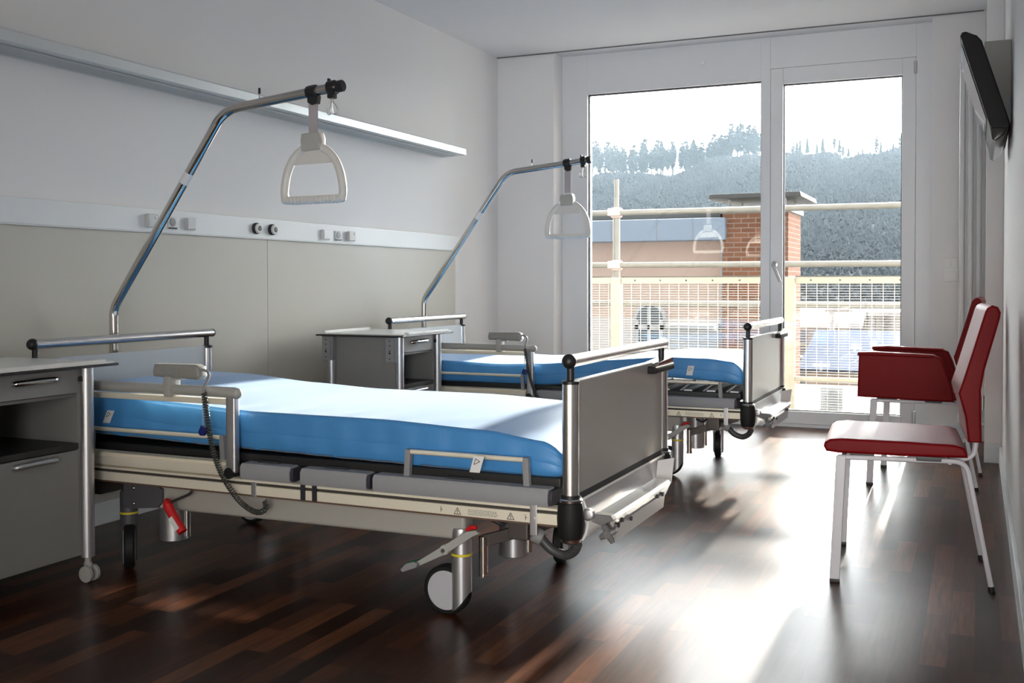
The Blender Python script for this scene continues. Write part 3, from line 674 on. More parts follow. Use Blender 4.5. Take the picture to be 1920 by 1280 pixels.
# refine the lower bar so its finger ridges show
fine = []; fr_ = []
for i in range(len(pth)-1):
    k = 5 if pth[i].z < 1.215 else 1
    for j in range(k):
        q = pth[i].lerp(pth[i+1], j/k); fine.append(q)
        fr_.append(0.0142 + 0.0013*math.sin((q.x-GXc)*430) if (q.z < 1.21 and abs(q.x-GXc) < 0.092) else 0.0138)
fine.append(pth[-1]); fr_.append(0.0138)
obj('grip_handle', MB().tube(fine, fr_, 14, up=(0, 1, 0)), grip_white, grip)
obj('grip_web', MB().prism([(GXc-0.090, 1.318), (GXc+0.090, 1.322), (GXc+0.060, 1.360), (GXc+0.03, 1.378), (GXc-0.03, 1.378), (GXc-0.060, 1.360)], 'y', PY-0.004, PY+0.004, 0.001), grip_white, grip)
dup(grip, (GXc+0.032, PY+DY2, 1.185-0.03), 'grey triangular trapeze grip hanging over the farther bed')
# the farther grip hangs 3 cm lower on its strap; the ring stays on the pole
g2 = [o for o in COL.objects if o.name.startswith('trapeze_grip') and o is not grip and o.parent is None][0]
for c in g2.children:
    if c.name.startswith('hanger_ring'): c.location.z += 0.03
    if c.name.startswith('hanger_strap'): c.location.z += 0.015

# ------------------------------------------------------------------ hand controls
HYc = N0-0.004
hc = thing('hand_control', 'grey wired hand control clipped on the nearer bed rail', 'hand control', (-2.24, HYc, 0.612), 'bed hand controls')
obj('control_body', MB().prism([(-2.325, 0.632), (-2.328, 0.650), (-2.322, 0.672), (-2.165, 0.674), (-2.148, 0.668), (-2.142, 0.640), (-2.150, 0.628)], 'y', HYc-0.020, HYc+0.022, 0.010, 3), mat('control_grey', (0.29, 0.29, 0.27), 0.42), hc)
obj('rail_clip', MB().box(-2.280, -2.252, HYc-0.024, HYc+0.024, 0.572, 0.636, 0.005).box(-2.252, -2.225, HYc-0.005, HYc+0.016, 0.624, 0.634, 0.003), lgrey_plastic, hc)
obj('key_pad', MB().box(-2.29, -2.24, HYc-0.0225, HYc-0.0195, 0.640, 0.652, 0.002).cyl((-2.222, HYc-0.0195, 0.648), (-2.222, HYc-0.0225, 0.648), 0.004, 10), grey_plastic, hc)
lead = catmull([(-2.146, HYc, 0.658), (-2.122, HYc-0.004, 0.652), (-2.112, HYc-0.014, 0.636), (-2.116, HYc-0.028, 0.610), (-2.118, HYc-0.028, 0.590)], 8)
obj('cord_lead', MB().tube(lead, 0.0042, 10), grey_plastic, hc)
cp = catmull([(-2.118, HYc-0.028, 0.592), (-2.108, HYc-0.030, 0.545), (-2.098, HYc-0.032, 0.490), (-2.075, HYc-0.034, 0.410), (-2.044, HYc-0.034, 0.348), (-1.995, HYc-0.034, 0.290), (-1.955, HYc-0.033, 0.262), (-1.920, HYc-0.030, 0.250), (-1.895, HYc-0.026, 0.262), (-1.902, HYc-0.020, 0.285)], 14)
L_ = [0.0]
for a, b in zip(cp, cp[1:]): L_.append(L_[-1] + (b-a).length)
tot = L_[-1]; turns = 62; per = 9; hel = []
n_ = turns*per
for i in range(n_+1):
    s_ = tot*i/n_; j = max(k for k in range(len(L_)) if L_[k] <= s_ + 1e-9); j = min(j, len(cp)-2)
    q = cp[j].lerp(cp[j+1], (s_-L_[j])/max(1e-9, L_[j+1]-L_[j])); T = (cp[j+1]-cp[j]).normalized()
    yv = Vector((0, 1, 0)); w_ = T.cross(yv).normalized()
    a = 2*PI*i/per
    hel.append(q + yv*math.cos(a)*0.0068 + w_*math.sin(a)*0.0068)
obj('coiled_cord', MB().tube(hel, 0.0024, 6), mat('cord_grey', (0.055, 0.058, 0.052), 0.45), hc)
pl = obj('blue_plug', MB().prism([(-2.132, 0.474), (-2.122, 0.495), (-2.112, 0.491), (-2.101, 0.487), (-2.104, 0.474), (-2.112, 0.464), (-2.126, 0.464)], 'y', HYc-0.040, HYc-0.026, 0.003), blue_plug, hc, label='dark blue plug on a thin cord')
obj('plug_cord', MB().tube([(-2.117, HYc-0.033, 0.588), (-2.119, HYc-0.033, 0.492)], 0.0014, 6), lgrey_plastic, pl)
dup(hc, (-2.24+0.06, HYc+DY2, 0.612), 'dark grey wired hand control clipped on the farther bed rail')

# ------------------------------------------------------------------ bedside cabinets
CB = (-2.70, 4.48, 0)
cab = thing('bedside_cabinet', 'grey bedside cabinet with open niche standing between the two beds', 'bedside cabinet', CB, 'bedside cabinets')
obj('table_top', MB().box(-2.945, -2.455, 4.235, 4.752, 0.664, 0.672, 0.003), mat('top_edge_black', (0.02, 0.02, 0.02), 0.35), cab, label='thin black-edged table top')
obj('top_surface', MB().box(-2.930, -2.463, 4.262, 4.742, 0.671, 0.677, 0.002), cab_white, cab, label='white tray surface')
obj('top_rim', MB().box(-2.482, -2.456, 4.292, 4.700, 0.672, 0.686, 0.003), cab_white, cab, label='raised white rim')
obj('top_rim', MB().box(-2.936, -2.912, 4.270, 4.690, 0.672, 0.689, 0.003), cab_white, cab, label='raised white rim')
for lx, ly in ((-2.505, 4.668), (-2.505, 4.290), (-2.890, 4.290), (-2.890, 4.668)):
    lg = obj('leg', MB().cyl((lx, ly, 0.078), (lx, ly, 0.665), 0.0205, 24), satin, cab)
    cm = MB().cyl((lx, ly, 0.055), (lx, ly, 0.080), 0.010, 12)
    obj('castor_fork', cm.box(lx-0.014, lx+0.014, ly-0.006, ly+0.006, 0.026, 0.062, 0.004), lgrey_plastic, lg)
    for sy in (-1, 1): obj('castor_wheel', MB().lathe((lx+0.006, ly+sy*0.014-0.007, 0.026), (0, 1, 0), [(0, 0.020), (0.002, 0.025), (0.012, 0.025), (0.014, 0.020)], 24), lgrey_plastic, lg)
obj('carcass', MB().box(-2.885, -2.515, 4.304, 4.316, 0.085, 0.660, 0.001).box(-2.885, -2.515, 4.642, 4.654, 0.085, 0.660, 0.001).box(-2.885, -2.875, 4.316, 4.642, 0.085, 0.660).box(-2.885, -2.515, 4.316, 4.642, 0.085, 0.10), cab_grey, cab)
obj('niche_shelf', MB().box(-2.875, -2.512, 4.316, 4.642, 0.414, 0.432, 0.001), mat('shelf_black', (0.025, 0.025, 0.024), 0.45), cab)
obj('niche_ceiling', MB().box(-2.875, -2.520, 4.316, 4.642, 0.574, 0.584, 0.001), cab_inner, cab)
def handle_mb(y0, y1, z, x):
    return MB().tube(catmull([(x, y0, z-0.002), (x+0.016, y0+0.008, z), (x+0.022, (y0+y1)/2, z+0.002), (x+0.020, y1-0.012, z+0.002), (x, y1, z+0.001)], 6), 0.0088, 14)
dr = obj('drawer', MB().box(-2.53, -2.510, 4.318, 4.640, 0.586, 0.659, 0.002), cab_grey, cab)
obj('drawer_handle', handle_mb(4.405, 4.548, 0.634, -2.511), chrome, dr)
obj('drawer_lock', MB().cyl((-2.512, 4.648, 0.628), (-2.500, 4.648, 0.628), 0.008, 12), dark_metal, dr)
dc = obj('door', MB().box(-2.53, -2.510, 4.318, 4.640, 0.090, 0.411, 0.002), cab_grey, cab)
obj('door_handle', handle_mb(4.405, 4.545, 0.395, -2.511), satin, dc)
for bx in (-2.905, -2.545):
    b_ = obj('rail_bracket', MB().box(bx-0.022, bx+0.026, 4.262, 4.276, 0.545, 0.662, 0.003).box(bx+0.020, bx+0.036, 4.268, 4.300, 0.545, 0.662, 0.003), grey_plastic, cab)
    hm = MB()
    for zz in (0.560, 0.587, 0.598, 0.623, 0.645): hm.cyl((bx+0.002, 4.2635, zz), (bx+0.002, 4.2605, zz), 0.0032 if zz != 0.587 else 0.005, 10)
    obj('bracket_holes', hm, black_plastic, b_)
dup(cab, (CB[0], CB[1]-2.28, 0), 'grey bedside cabinet cut off by the left edge, beside the nearer bed')

# ------------------------------------------------------------------ chairs (local: faces -x, origin between the feet on the floor)
def chair(name, label, loc, rz, arms, w):
    t = thing(name, label, 'armchair' if arms else 'chair', (0, 0, 0))
    hw = w/2
    # seat cushion with rounded nose
    prof = [(-0.235, 0.400), (-0.243, 0.415), (-0.240, 0.428), (-0.225, 0.438), (-0.19, 0.442), (0.0, 0.441), (0.13, 0.438), (0.158, 0.430), (0.166, 0.415), (0.168, 0.400), (0.0, 0.396), (-0.2, 0.396)]
    sc = MB().prism(prof, 'y', -hw+0.01, hw-0.02, 0.010, 3)
    obj('seat', sc, red_fabric, t, smooth=50)
    # backrest: bent thick slab
    bp = [(0.168, 0.445), (0.160, 0.52), (0.141, 0.590), (0.152, 0.625), (0.178, 0.715), (0.212, 0.835), (0.218, 0.846), (0.232, 0.853), (0.247, 0.848), (0.255, 0.832), (0.253, 0.815), (0.232, 0.735), (0.212, 0.660), (0.203, 0.600), (0.204, 0.53), (0.206, 0.445)]
    obj('backrest', MB().prism(bp, 'y', -hw+0.025, hw-0.05, 0.008, 3), red_fabric, t, smooth=50)
    for s_ in (-1, 1):
        yf = s_*hw; yr = s_*(hw-0.05)
        bar = MB()
        pts = fillet([(-0.207, yf, 0.012), (-0.190, yf, 0.389), (0.150, yr, 0.388)], 0.012, 6)
        bar.tube([p for p in pts[:9]], 0.0148, 4, sx=0.55)
        fl_ = obj('front_leg', MB().box(-0.0145, 0.0145, yf-0.007, yf+0.007, 0, 0.38, 0.003).transform(Matrix(((1, 0, 0.0452, -0.2075), (0, 1, 0, 0), (0, 0, 1, 0.010), (0, 0, 0, 1)))), chair_white, t)
        bar.bm.free()
        obj('foot_glide', MB().box(-0.2225, -0.1925, yf-0.008, yf+0.008, 0.0, 0.012, 0.002), black_plastic, fl_)
        rl_ = obj('rear_leg', MB().tube(fillet([(-0.200, yf, 0.386), (0.165, yr, 0.384), (0.236, yr, 0.010)], 0.045, 8), 0.0078, 12), chair_white, t)
        obj('foot_glide', MB().cyl((0.2365, yr, 0.0), (0.2345, yr, 0.016), 0.0095, 12), black_plastic, rl_)
        obj('back_support', MB().tube(fillet([(0.120, yr*0.9, 0.386), (0.186, yr*0.9, 0.392), (0.196, yr*0.9, 0.47)], 0.035, 8), 0.0075, 10), chair_white, t)
    for xx in (-0.13, 0.06):
        for s_ in (-1, 1): obj('seat_pad', MB().box(xx-0.035, xx+0.035, s_*(hw-0.03)-0.012, s_*(hw-0.03)+0.012, 0.384, 0.398, 0.002), black_plastic, t)
    obj('cross_tube', MB().cyl((-0.185, -hw, 0.380), (-0.185, hw, 0.380), 0.008, 10), chair_white, t)
    obj('cross_tube', MB().cyl((0.12, -hw+0.05, 0.380), (0.12, hw-0.05, 0.380), 0.008, 10), chair_white, t)
    if arms:
        for s_ in (-1, 1):
            a0, a1 = sorted((s_*(hw-0.030), s_*(hw+0.012)))
            ap = [(-0.262, 0.400), (-0.256, 0.590), (-0.248, 0.603), (-0.19, 0.603), (0.066, 0.596), (0.090, 0.585), (0.110, 0.540), (0.142, 0.440), (0.146, 0.394), (0.0, 0.394)]
            ar = MB().prism(ap, 'y', a0, a1, 0.010, 3)
            obj('arm', ar, red_fabric, t, smooth=50)
            b0, b1 = sorted((s_*(hw-0.040), s_*(hw+0.020)))
            obj('arm_pad', MB().prism([(-0.262, 0.588), (-0.258, 0.604), (-0.19, 0.607), (0.06, 0.600), (0.075, 0.590), (0.05, 0.586), (-0.20, 0.590)], 'y', b0, b1, 0.005, 2), red_fabric, t, smooth=50)
    t.location = loc; t.rotation_euler = (0, 0, rz)
    return t
chair('side_chair', 'red armless chair on white metal legs nearest the camera', (-0.205, 3.565, 0), math.radians(4.0), False, 0.485)
chair('armchair', 'dark red armchair with box arms standing nearer the balcony door', (-0.225, 5.215, 0), math.radians(-2.5), True, 0.50)

# ------------------------------------------------------------------ television
tv = thing('television', 'black flat television tilted down on its grey wall mount', 'television', (XR, 4.77, 1.52))
TY0, TY1 = 4.40, 5.145
def q_(a): return a
tp = [(-0.067, 1.874), (-0.060, 1.888), (-0.046, 1.890), (-0.018, 1.876), (-0.008, 1.872), (0.010, 1.850), (0.108, 1.536), (0.110, 1.520), (0.102, 1.508), (0.048, 1.512), (0.040, 1.520)]
obj('tv_housing', MB().prism(tp, 'y', TY0, TY1, 0.006, 2), black_gloss, tv)
v0 = Vector((-0.067, 0, 1.874)); v1 = Vector((0.040, 0, 1.520)); dv = (v1-v0).normalized(); nv = Vector((dv.z, 0, -dv.x))
if nv.x > 0: nv = -nv
def scr(u, y, o): p = v0 + dv*u + nv*o; return (p.x, y, p.z)
obj('tv_screen', MB().strip([[scr(0.030, TY0+0.03, 0.0015), scr(0.030, TY1-0.03, 0.0015), scr(0.335, TY1-0.03, 0.0015), scr(0.335, TY0+0.03, 0.0015)],
                             [scr(0.030, TY0+0.03, 0.004), scr(0.030, TY1-0.03, 0.004), scr(0.335, TY1-0.03, 0.004), scr(0.335, TY0+0.03, 0.004)]], True), screen_mat, tv)
obj('speaker_bar', MB().prism([(0.040, 1.520), (0.048, 1.470), (0.060, 1.462), (0.088, 1.482), (0.106, 1.520)], 'y', TY0+0.012, TY1-0.012, 0.006, 2), mat('smoked_plastic', (0.03, 0.03, 0.03), 0.15), tv, label='glossy speaker bar along the lower edge')
obj('wall_mount', MB().box(0.02, XR, 4.64, 4.90, 1.56, 1.895, 0.004), bracket_grey, tv, label='grey wall mount box')

# ------------------------------------------------------------------ radiator
rd = thing('radiator', 'tall white tubular radiator in the right corner beside the door', 'radiator', (-0.03, 6.25, 0.16))
for i in range(9):
    yy = 6.02 + i*0.056
    s_ = MB()
    for xx in (-0.078, -0.036, 0.006): s_.cyl((xx, yy, 0.20), (xx, yy, 2.06), 0.0125, 14)
    s_.box(-0.092, 0.020, yy-0.020, yy+0.020, 0.165, 0.215, 0.012, 3).box(-0.092, 0.020, yy-0.020, yy+0.020, 2.045, 2.095, 0.012, 3)
    obj('radiator_section', s_, rad_white, rd)
obj('radiator_pipe', MB().tube(fillet([(0.006, 6.0, 0.175), (0.024, 5.965, 0.175), (0.050, 5.965, 0.175), (0.050, 5.965, 0.004)], 0.012), 0.009, 12), rad_white, rd)
v = obj('radiator_valve', MB().cyl((0.030, 5.975, 0.33), (0.030, 5.975, 0.43), 0.017, 16, 0.003), white_plastic, rd)
obj('valve_body', MB().cyl((0.030, 5.975, 0.25), (0.030, 5.975, 0.33), 0.009, 12).cyl((0.030, 5.975, 0.27), (0.030, 6.02, 0.27), 0.008, 12), chrome, v)

# ------------------------------------------------------------------ balcony : scaffold and mesh fence
struct('balcony_floor', MB().box(-5.5, 2.5, 6.92, 8.9, -0.35, -0.17), concrete)
def scaffold_tube(z, label):
    return tag(obj('scaffold_tube', MB().cyl((-5.0, 8.60, z+0.006), (2.0, 8.60, z-0.012), 0.0245, 14), galv, origin=(-1.5, 8.6, z)), label, 'scaffold tube', 'horizontal scaffold tubes')
scaffold_tube(1.525, 'horizontal scaffold tube highest outside the window')
scaffold_tube(1.073, 'horizontal scaffold tube just above the mesh fence')
scaffold_tube(0.745, 'horizontal scaffold tube crossing in front of the mesh fence')
st = thing('scaffold_post', 'upright scaffold post with couplers behind the left pane', 'scaffold post', (-2.875, 8.66, -0.17))
obj('post_tube', MB().cyl((-2.875, 8.655, -0.17), (-2.875, 8.655, 1.50), 0.031, 16).cyl((-2.875, 8.655, 1.50), (-2.875, 8.655, 1.82), 0.021, 14), galv, st)
for zz in (1.53, 1.073):
    obj('coupler', MB().lathe((-2.875, 8.655, zz-0.045), (0, 0, 1), [(0, 0.04), (0.01, 0.05), (0.035, 0.048), (0.05, 0.065), (0.058, 0.065), (0.08, 0.045), (0.09, 0.035)], 16).box(-2.935, -2.815, 8.575, 8.66, zz-0.030, zz+0.035, 0.01), coupler_red, st)
fe = thing('mesh_fence', 'pale wire mesh fence with flat top rail on the balcony edge', 'fence', (-1.5, 8.45, -0.17))
for xa, xb in ((-4.27, -2.845), (-2.755, -1.405), (-1.315, 0.085)):
    tr_ = obj('top_rail', MB().box(xa, xb, 8.425, 8.44, 0.912, 0.968, 0.002), galv_cream, fe)
    obj('rail_cap', MB().box(xa, xb, 8.42, 8.465, 0.966, 0.974), dark_cap, tr_)
    bo = MB()
    k = xa + 0.12
    while k < xb: bo.cyl((k, 8.426, 0.94), (k, 8.421, 0.94), 0.007, 8); k += 0.22
    obj('rail_bolts', bo, dark_metal, tr_)
    obj('bottom_rail', MB().box(xa, xb, 8.43, 8.45, 0.145, 0.175, 0.002), galv_cream, fe)
    wm = MB(); k = xa
    while k < xb: wm.box(k-0.0022, k+0.0022, 8.442, 8.446, -0.16, 0.912); k += 0.082
    z_ = -0.15
    while z_ < 0.905: wm.box(xa, xb, 8.4465, 8.4490, z_-0.0015, z_+0.0015); z_ += 0.0205
    obj('wire_mesh', wm, mesh_wire, fe)
for px_ in (-2.80, -1.36):
    obj('fence_post', MB().box(px_-0.043, px_+0.043, 8.40, 8.48, -0.17, 0.965, 0.006), galv_cream, fe)

# ------------------------------------------------------------------ outside : buildings
GZ = -3.2
struct('street_ground', MB().box(-60, 40, 9.5, 60, GZ-0.3, GZ), asphalt)
nb = thing('neighbour_building', 'pink rendered building with blue grey roof edge outside the left pane', 'building', (-7.5, 18.4, GZ))
obj('facade_wall', MB().box(-14, -4.02, 18.3, 24, GZ, 1.75), pink_render, nb)
obj('ground_floor_wall', MB().box(-14, -4.10, 18.22, 18.32, GZ, 0.28), pale_render, nb)
obj('roof_fascia', MB().box(-14, -3.98, 17.9, 24.2, 1.66, 2.05, 0.02), fascia_blue, nb)
sm = MB()
for xx in (-6.9, -6.05, -5.2, -4.55): sm.box(xx-0.006, xx+0.006, 17.893, 17.9, 1.66, 2.05)
obj('fascia_seams', sm, ext_grey, nb)
obj('roof_gravel_edge', MB().box(-14, -4.1, 18.1, 24, 2.05, 2.16, 0.03), dark_cap, nb)
obj('drain_pipe', MB().cyl((-4.10, 18.25, GZ), (-4.10, 18.25, 1.66), 0.045, 12), ext_white, nb)
wn = MB()
arc = [(-5.64, -0.42), (-5.64, 0.25)] + [(-5.40 - 0.24*math.cos(a*PI/10), 0.25 + 0.26*math.sin(a*PI/10)) for a in range(1, 10)] + [(-5.16, 0.25), (-5.16, -0.42)]
obj('window_surround', MB().prism([(-5.40+(x+5.40)*1.22, z*1.0 + (0.07 if z > 0 else -0.06)) for x, z in arc], 'y', 18.16, 18.23), ext_white, nb)
wf = obj('arched_window', MB().prism(arc, 'y', 18.13, 18.17), ext_dark, nb)
obj('window_bars', MB().box(-5.43, -5.37, 18.10, 18.14, -0.42, 0.49).box(-5.66, -5.14, 18.10, 18.14, 0.08, 0.16).box(-5.66, -5.60, 18.10, 18.14, -0.42, 0.25).box(-5.20, -5.14, 18.10, 18.14, -0.42, 0.25).box(-5.68, -5.12, 18.09, 18.14, -0.48, -0.42), ext_white, wf)
obj('white_canopy', MB().box(-5.05, -4.14, 17.9, 18.3, 0.10, 0.20, 0.02).box(-5.02, -4.16, 18.17, 18.22, -1.5, 0.10), ext_white, nb)
cs = thing('brick_chimney', 'square red brick chimney stack with dark flat cap outside', 'chimney', (-3.45, 18.6, GZ))
obj('chimney_stack', MB().box(-4.05, -2.93, 18.0, 19.35, GZ, 2.14), brick, cs)
obj('stack_rim', MB().box(-4.10, -2.88, 17.95, 19.40, 2.12, 2.22, 0.02), ext_white, cs)
obj('chimney_cap', MB().prism([(-4.24, 2.36), (-4.22, 2.44), (-2.70, 2.44), (-2.68, 2.36)], 'y', 17.75, 19.6, 0.01), dark_cap, cs)
for xx in (-3.95, -3.0):
    for yy in (18.1, 19.2): obj('cap_post', MB().cyl((xx, yy, 2.2), (xx, yy, 2.38), 0.025, 8), ext_white, cs)
lh = thing('low_shop_building', 'low grey building with white awning seen through the fence', 'building', (-3.0, 27.0, GZ))
obj('shop_wall', MB().box(-5.2, 1.5, 26.0, 30, GZ, 0.15), ext_grey, lh)
obj('shop_roof', MB().box(-5.4, 1.7, 25.8, 30.2, 0.12, 0.24, 0.02), ext_white, lh)
obj('awning', MB().prism([(25.1, -0.02), (26.0, 0.36), (26.0, 0.30), (25.1, -0.12)], 'x', -4.1, -2.4), ext_white, lh)
for k in range(5):
    xx = -4.6 + k*1.2
    w_ = obj('shop_window', MB().box(xx, xx+0.8, 25.96, 26.02, -1.6, -0.25), ext_dark, lh)
    obj('window_bar', MB().box(xx+0.37, xx+0.43, 25.93, 25.98, -1.6, -0.25).box(xx, xx+0.8, 25.93, 25.98, -0.9, -0.84), ext_white, w_)
sh = thing('blue_roof_shed', 'shed with blue sheet roof seen through the right mesh', 'shed', (-1.7, 21.5, GZ))
obj('shed_roof', MB().prism([(20.4, -0.72), (23.0, -0.10), (23.0, -0.16), (20.4, -0.78)], 'x', -3.15, 0.6), roof_blue, sh)
obj('shed_wall', MB().box(-3.0, 0.5, 20.7, 22.9, GZ, -0.70), mat('shed_wall', (0.36, 0.33, 0.29), 0.9), sh)
for k in range(4):
    obj('shed_opening', MB().box(-2.8+k*0.8, -2.35+k*0.8, 20.66, 20.72, -1.9, -1.05), dark_cap, sh)
ac = thing('air_conditioner', 'white air conditioning unit on a flat roof below the fence', 'air conditioner', (-1.72, 14.2, -0.72))
obj('unit_case', MB().box(-1.86, -1.58, 14.0, 14.3, -0.72, -0.44, 0.01), ext_white, ac)
obj('fan_grille', MB().lathe((-1.70, 14.0, -0.58), (0, -1, 0), [(0, 0.10), (0.012, 0.10), (0.014, 0.09)], 24), ext_grey, ac)
fr2 = thing('flat_roof_annex', 'pale flat roofed annex below the balcony fence', 'annex', (-1.8, 14.5, GZ))
obj('annex_wall', MB().box(-3.6, 1.5, 13.2, 17.2, GZ, -0.84), pale_render, fr2)
obj('annex_roof', MB().box(-3.65, 1.55, 13.15, 17.25, -0.84, -0.72, 0.01), concrete, fr2)
lp = thing('street_lamp', 'slim pale street lamp post seen through the right mesh', 'street lamp', (-2.75, 24.0, GZ))
obj('lamp_pole', MB().cyl((-2.95, 24.0, GZ), (-2.95, 24.0, 0.3), 0.05, 10), ext_white, lp)
obj('lamp_head', MB().box(-3.1, -2.5, 23.9, 24.1, 0.27, 0.36, 0.03), ext_white, lp)

# ------------------------------------------------------------------ hill and trees
def ridge_z(x): return 43.5 + 6.0*min(1.0, max(0.0, (x+95)/25)) - 0.10*max(0.0, x+70)*0.6 + 1.2*math.sin(x*0.21) + 0.7*math.sin(x*0.53+1)
def hill_z(x, y):
    t = min(1.0, max(0.0, (y-120)/280)); s_ = t*t*(3-2*t)*0.35 + t*0.65
    return GZ - 2 + (ridge_z(x)+5)*s_ + 0.8*math.sin(x*0.13+y*0.05)*t
hb = []
for j in range(29):
    y_ = 60 + j*12.5
    hb.append([(-330 + i*7.5, y_, hill_z(-330+i*7.5, y_) if y_ <= 401 else hill_z(-330+i*7.5, 400)-(y_-400)*0.3) for i in range(60)])
struct('hill', MB().strip(hb), hill_mat, smooth=180)
def tree_mesh(kind, seed):
    rnd = random.Random(seed); t = MB()
    if kind == 'bare':
        t.tube([(0, 0, -1.0), (0.1, 0, 4), (0, 0.1, 9), (0.05, 0, 12.5)], [0.20, 0.16, 0.10, 0.03], 5)
        for k in range(16):
            z = rnd.uniform(4.0, 11.5); a = rnd.uniform(0, 2*PI); l = rnd.uniform(0.8, 2.0)*(1.15 - z/14)*1.4
            t.tube([(0, 0, z), (math.cos(a)*l*0.6, math.sin(a)*l*0.6, z+l*0.6), (math.cos(a)*l, math.sin(a)*l, z+l*1.2)], [0.05, 0.035, 0.012], 4)
        for k in range(330):
            z = rnd.gauss(8.2, 2.5); z = min(max(z, 3.5), 13.2)
            w = 1.5*math.sqrt(max(0.02, 1-((z-8.4)/5.2)**2))
            a = rnd.uniform(0, 2*PI); r_ = w*math.sqrt(rnd.random())
            c = Vector((math.cos(a)*r_, math.sin(a)*r_, z)); s_ = rnd.uniform(0.24, 0.48)
            d1 = Vector((rnd.gauss(0, 1), rnd.gauss(0, 1), rnd.gauss(0.6, 1))).normalized()*s_*1.5
            d2 = Vector((rnd.gauss(0, 1), rnd.gauss(0, 1), rnd.gauss(0, 1))).normalized()*s_*0.6
            t.face([c-d1-d2, c+d1-d2, c+d1+d2, c-d1+d2])
    else:
        t.tube([(0, 0, -1.0), (0, 0, 3)], [0.22, 0.18], 5)
        for k in range(9):
            z = 1.8 + k*1.05; r_ = 2.1*(1-k/9.6)+0.15; n = 9; top = (0, 0, z+1.9)
            for i in range(n):
                a = 2*PI*i/n + k*0.7; b = a + 2*PI/n
                rr_ = r_*rnd.uniform(0.75, 1.15)
                t.face([(math.cos(a)*rr_, math.sin(a)*rr_, z-rnd.uniform(0, 0.5)), (math.cos(b)*rr_*0.85, math.sin(b)*rr_*0.85, z), top])
    return t
protos = []
for i in range(4):
    o = obj('ridge_tree', tree_mesh('bare', 20+i), foliage_b if i % 2 else foliage_a); protos.append(o)
for i in range(2):
    o = obj('ridge_tree', tree_mesh('fir', 40+i), foliage_a); protos.append(o)
spots = []
x_ = -168.0
while x_ < -22:
    spots.append((x_, random.uniform(378, 402))); x_ += random.uniform(0.4, 1.0) if x_ < -66 else random.uniform(1.6, 3.2)
for i, (x_, y_) in enumerate(spots):
    left = x_ < -70
    k = random.choice((0, 1, 2, 3)) if left else random.choice((0, 1, 4, 5, 4))
    o = protos[k] if (i < 6 and False) else protos[k].copy()
    COL.objects.link(o); o.location = (x_, y_, hill_z(x_, y_) - (0.3 if left else 0.8))
    s_ = random.uniform(0.72, 1.05) if left else random.uniform(0.35, 0.62)
    o.scale = (s_*1.1, s_*1.1, s_); o.rotation_euler = (0, 0, random.uniform(0, 6.28))
    if left: tag(o, 'tall thin hazy tree standing on the hill ridge behind the left pane', 'tree', 'trees along the left ridge')
    else: tag(o, 'small hazy tree on the smoother ridge behind the balcony door', 'tree', 'trees along the right ridge')
for o in protos: bpy.data.objects.remove(o)
fm = MB(); rnd = random.Random(3)
tb = bmesh.new()
for i in range(32000):
    y_ = 95 + 279*rnd.random()**0.8; x_ = rnd.uniform(-0.50, 0.08)*y_
    z_ = hill_z(x_, y_) - 0.4; k_ = 0.0082*y_ if y_ < 340 else 0.0082*y_*(1-(y_-340)/60)
    h_ = rnd.uniform(0.7, 1.35)*k_; w_ = rnd.uniform(0.14, 0.24)*h_ + 0.08*k_; n = 5
    prev = None; lv = []
    for (fz, fr) in ((0.10, 0.75), (0.42, 1.0), (0.74, 0.70)):
        o_ = rnd.uniform(0, 6.28)
        lv.append([tb.verts.new((x_+math.cos(o_+2*PI*k/n)*w_*fr*rnd.uniform(0.65, 1.2), y_+math.sin(o_+2*PI*k/n)*w_*fr, z_+h_*(fz+rnd.uniform(-0.09, 0.09)))) for k in range(n)])
    top = tb.verts.new((x_+rnd.uniform(-0.2, 0.2)*w_, y_, z_+h_))
    for a_, b_ in zip(lv, lv[1:]):
        for k in range(n): tb.faces.new((a_[k], a_[(k+1) % n], b_[(k+1) % n], b_[k]))
    for k in range(n): tb.faces.new((lv[-1][k], lv[-1][(k+1) % n], top))
fm._add(tb)
tag(obj('forest', fm, foliage_b), 'dense hazy winter forest covering the hillside beyond the window', 'forest', kind='stuff')

# thin winter haze in the valley between the houses and the hill
def haze_mat():
    m = bpy.data.materials.new('valley_haze'); m.use_nodes = True
    nt = m.node_tree; N = nt.nodes; L = nt.links; N.remove(N['Principled BSDF'])
    v_ = N.new('ShaderNodeVolumeScatter'); v_.inputs['Color'].default_value = (0.66, 0.85, 1.0, 1); v_.inputs['Density'].default_value = HAZE; v_.inputs['Anisotropy'].default_value = 0.0
    L.new(v_.outputs[0], N['Material Output'].inputs['Volume']); return m
HAZE = 0.00062
hz = obj('haze', MB().box(-300, 80, 112, 385, -14, 95), haze_mat())
tag(hz, 'pale winter haze lying over the wooded hill', 'haze', kind='stuff')
# ------------------------------------------------------------------ light
SKY_LOW, SKY_HIGH, SUN_E, FILL = 1.6, 15.5, 25.0, 20.0
# added fill lamp in an unseen doorway, standing in for the camera flash
fl = bpy.data.lights.new('front_fill_light', 'AREA'); fl.shape = 'RECTANGLE'; fl.size = 0.9; fl.size_y = 1.9; fl.energy = FILL; fl.spread = math.radians(75); fl.color = (1.0, 0.97, 0.93)
fo = bpy.data.objects.new('front_fill_light', fl); COL.objects.link(fo); fo.location = (0.35, YB-0.25, 1.05)
fo.rotation_euler = Vector((-0.20, 1, 0)).to_track_quat('-Z', 'Z').to_euler()
w = bpy.data.worlds.new('World'); SC.world = w; w.use_nodes = True
wn_ = w.node_tree.nodes; wl_ = w.node_tree.links
bg = wn_['Background']; bg.inputs['Color'].default_value = (0.955, 0.975, 1.0, 1)
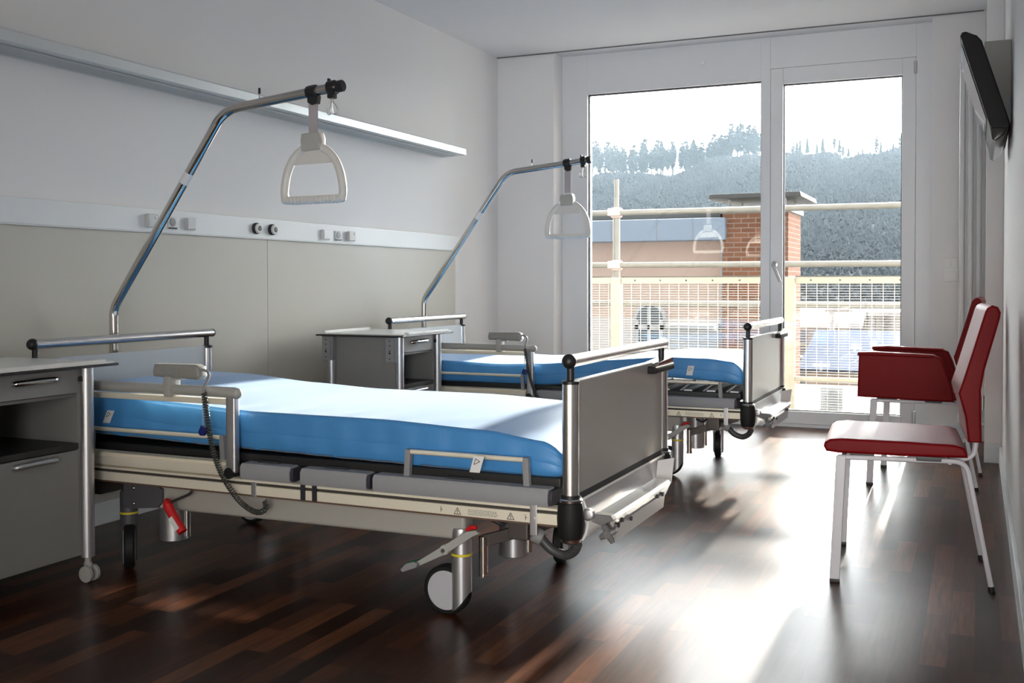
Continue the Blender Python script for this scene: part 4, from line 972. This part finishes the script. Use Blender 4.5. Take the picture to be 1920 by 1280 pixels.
# hazy winter sky: much brighter towards the low sun than behind the viewer
wt = wn_.new('ShaderNodeTexCoord'); dp_ = wn_.new('ShaderNodeVectorMath'); dp_.operation = 'DOT_PRODUCT'
dp_.inputs[1].default_value = (0.0, 0.976, 0.216); wl_.new(wt.outputs['Generated'], dp_.inputs[0])
wr_ = wn_.new('ShaderNodeMapRange'); wr_.inputs['From Min'].default_value = -0.4; wr_.inputs['From Max'].default_value = 0.95
wr_.inputs['To Min'].default_value = SKY_LOW; wr_.inputs['To Max'].default_value = SKY_HIGH; wr_.interpolation_type = 'SMOOTHSTEP'
wl_.new(dp_.outputs['Value'], wr_.inputs['Value']); wl_.new(wr_.outputs['Result'], bg.inputs['Strength'])
sun = bpy.data.lights.new('sun', 'SUN'); sun.energy = SUN_E; sun.angle = math.radians(0.9); sun.color = (1.0, 0.93, 0.82)
so = bpy.data.objects.new('sun', sun); COL.objects.link(so)
EL = math.radians(11.6); AZ = math.radians(0.4)
dvec = Vector((math.sin(AZ)*math.cos(EL), -math.cos(AZ)*math.cos(EL), -math.sin(EL)))
so.rotation_euler = dvec.to_track_quat('-Z', 'Y').to_euler()

# ------------------------------------------------------------------ camera
fpx, yaw, pitch, roll, ppx, ppy = 1950.87, 0.419144, 0.0179687, 0.0012116, 963.17, 565.397
cyw, syw = math.cos(yaw), math.sin(yaw)
Fv = Vector((-syw*math.cos(pitch), cyw*math.cos(pitch), -math.sin(pitch))); Rv = Vector((cyw, syw, 0)); Dv = Fv.cross(Rv)
R2 = Rv*math.cos(roll) + Dv*math.sin(roll); D2 = -Rv*math.sin(roll) + Dv*math.cos(roll)
cam = bpy.data.cameras.new('camera'); co = bpy.data.objects.new('camera', cam); COL.objects.link(co)
Mx = Matrix((( R2.x, -D2.x, -Fv.x, 0.0), (R2.y, -D2.y, -Fv.y, 0.0), (R2.z, -D2.z, -Fv.z, 0.92), (0, 0, 0, 1)))
co.matrix_world = Mx
cam.sensor_width = 36.0; cam.sensor_fit = 'HORIZONTAL'; cam.lens = fpx/1920*36
cam.shift_x = (960-ppx)/1920; cam.shift_y = -(640-ppy)/1920
cam.clip_start = 0.02; cam.clip_end = 2000
SC.camera = co

SC.view_settings.view_transform = 'Standard'
SC.view_settings.look = 'None'
SC.view_settings.exposure = 0.0
SC.view_settings.gamma = 1.0
SC.view_settings.use_curve_mapping = False
SC.cycles.use_denoising = True
SC.cycles.max_bounces = 10
SC.cycles.diffuse_bounces = 6
SC.cycles.transparent_max_bounces = 16
SC.cycles.sample_clamp_indirect = 12
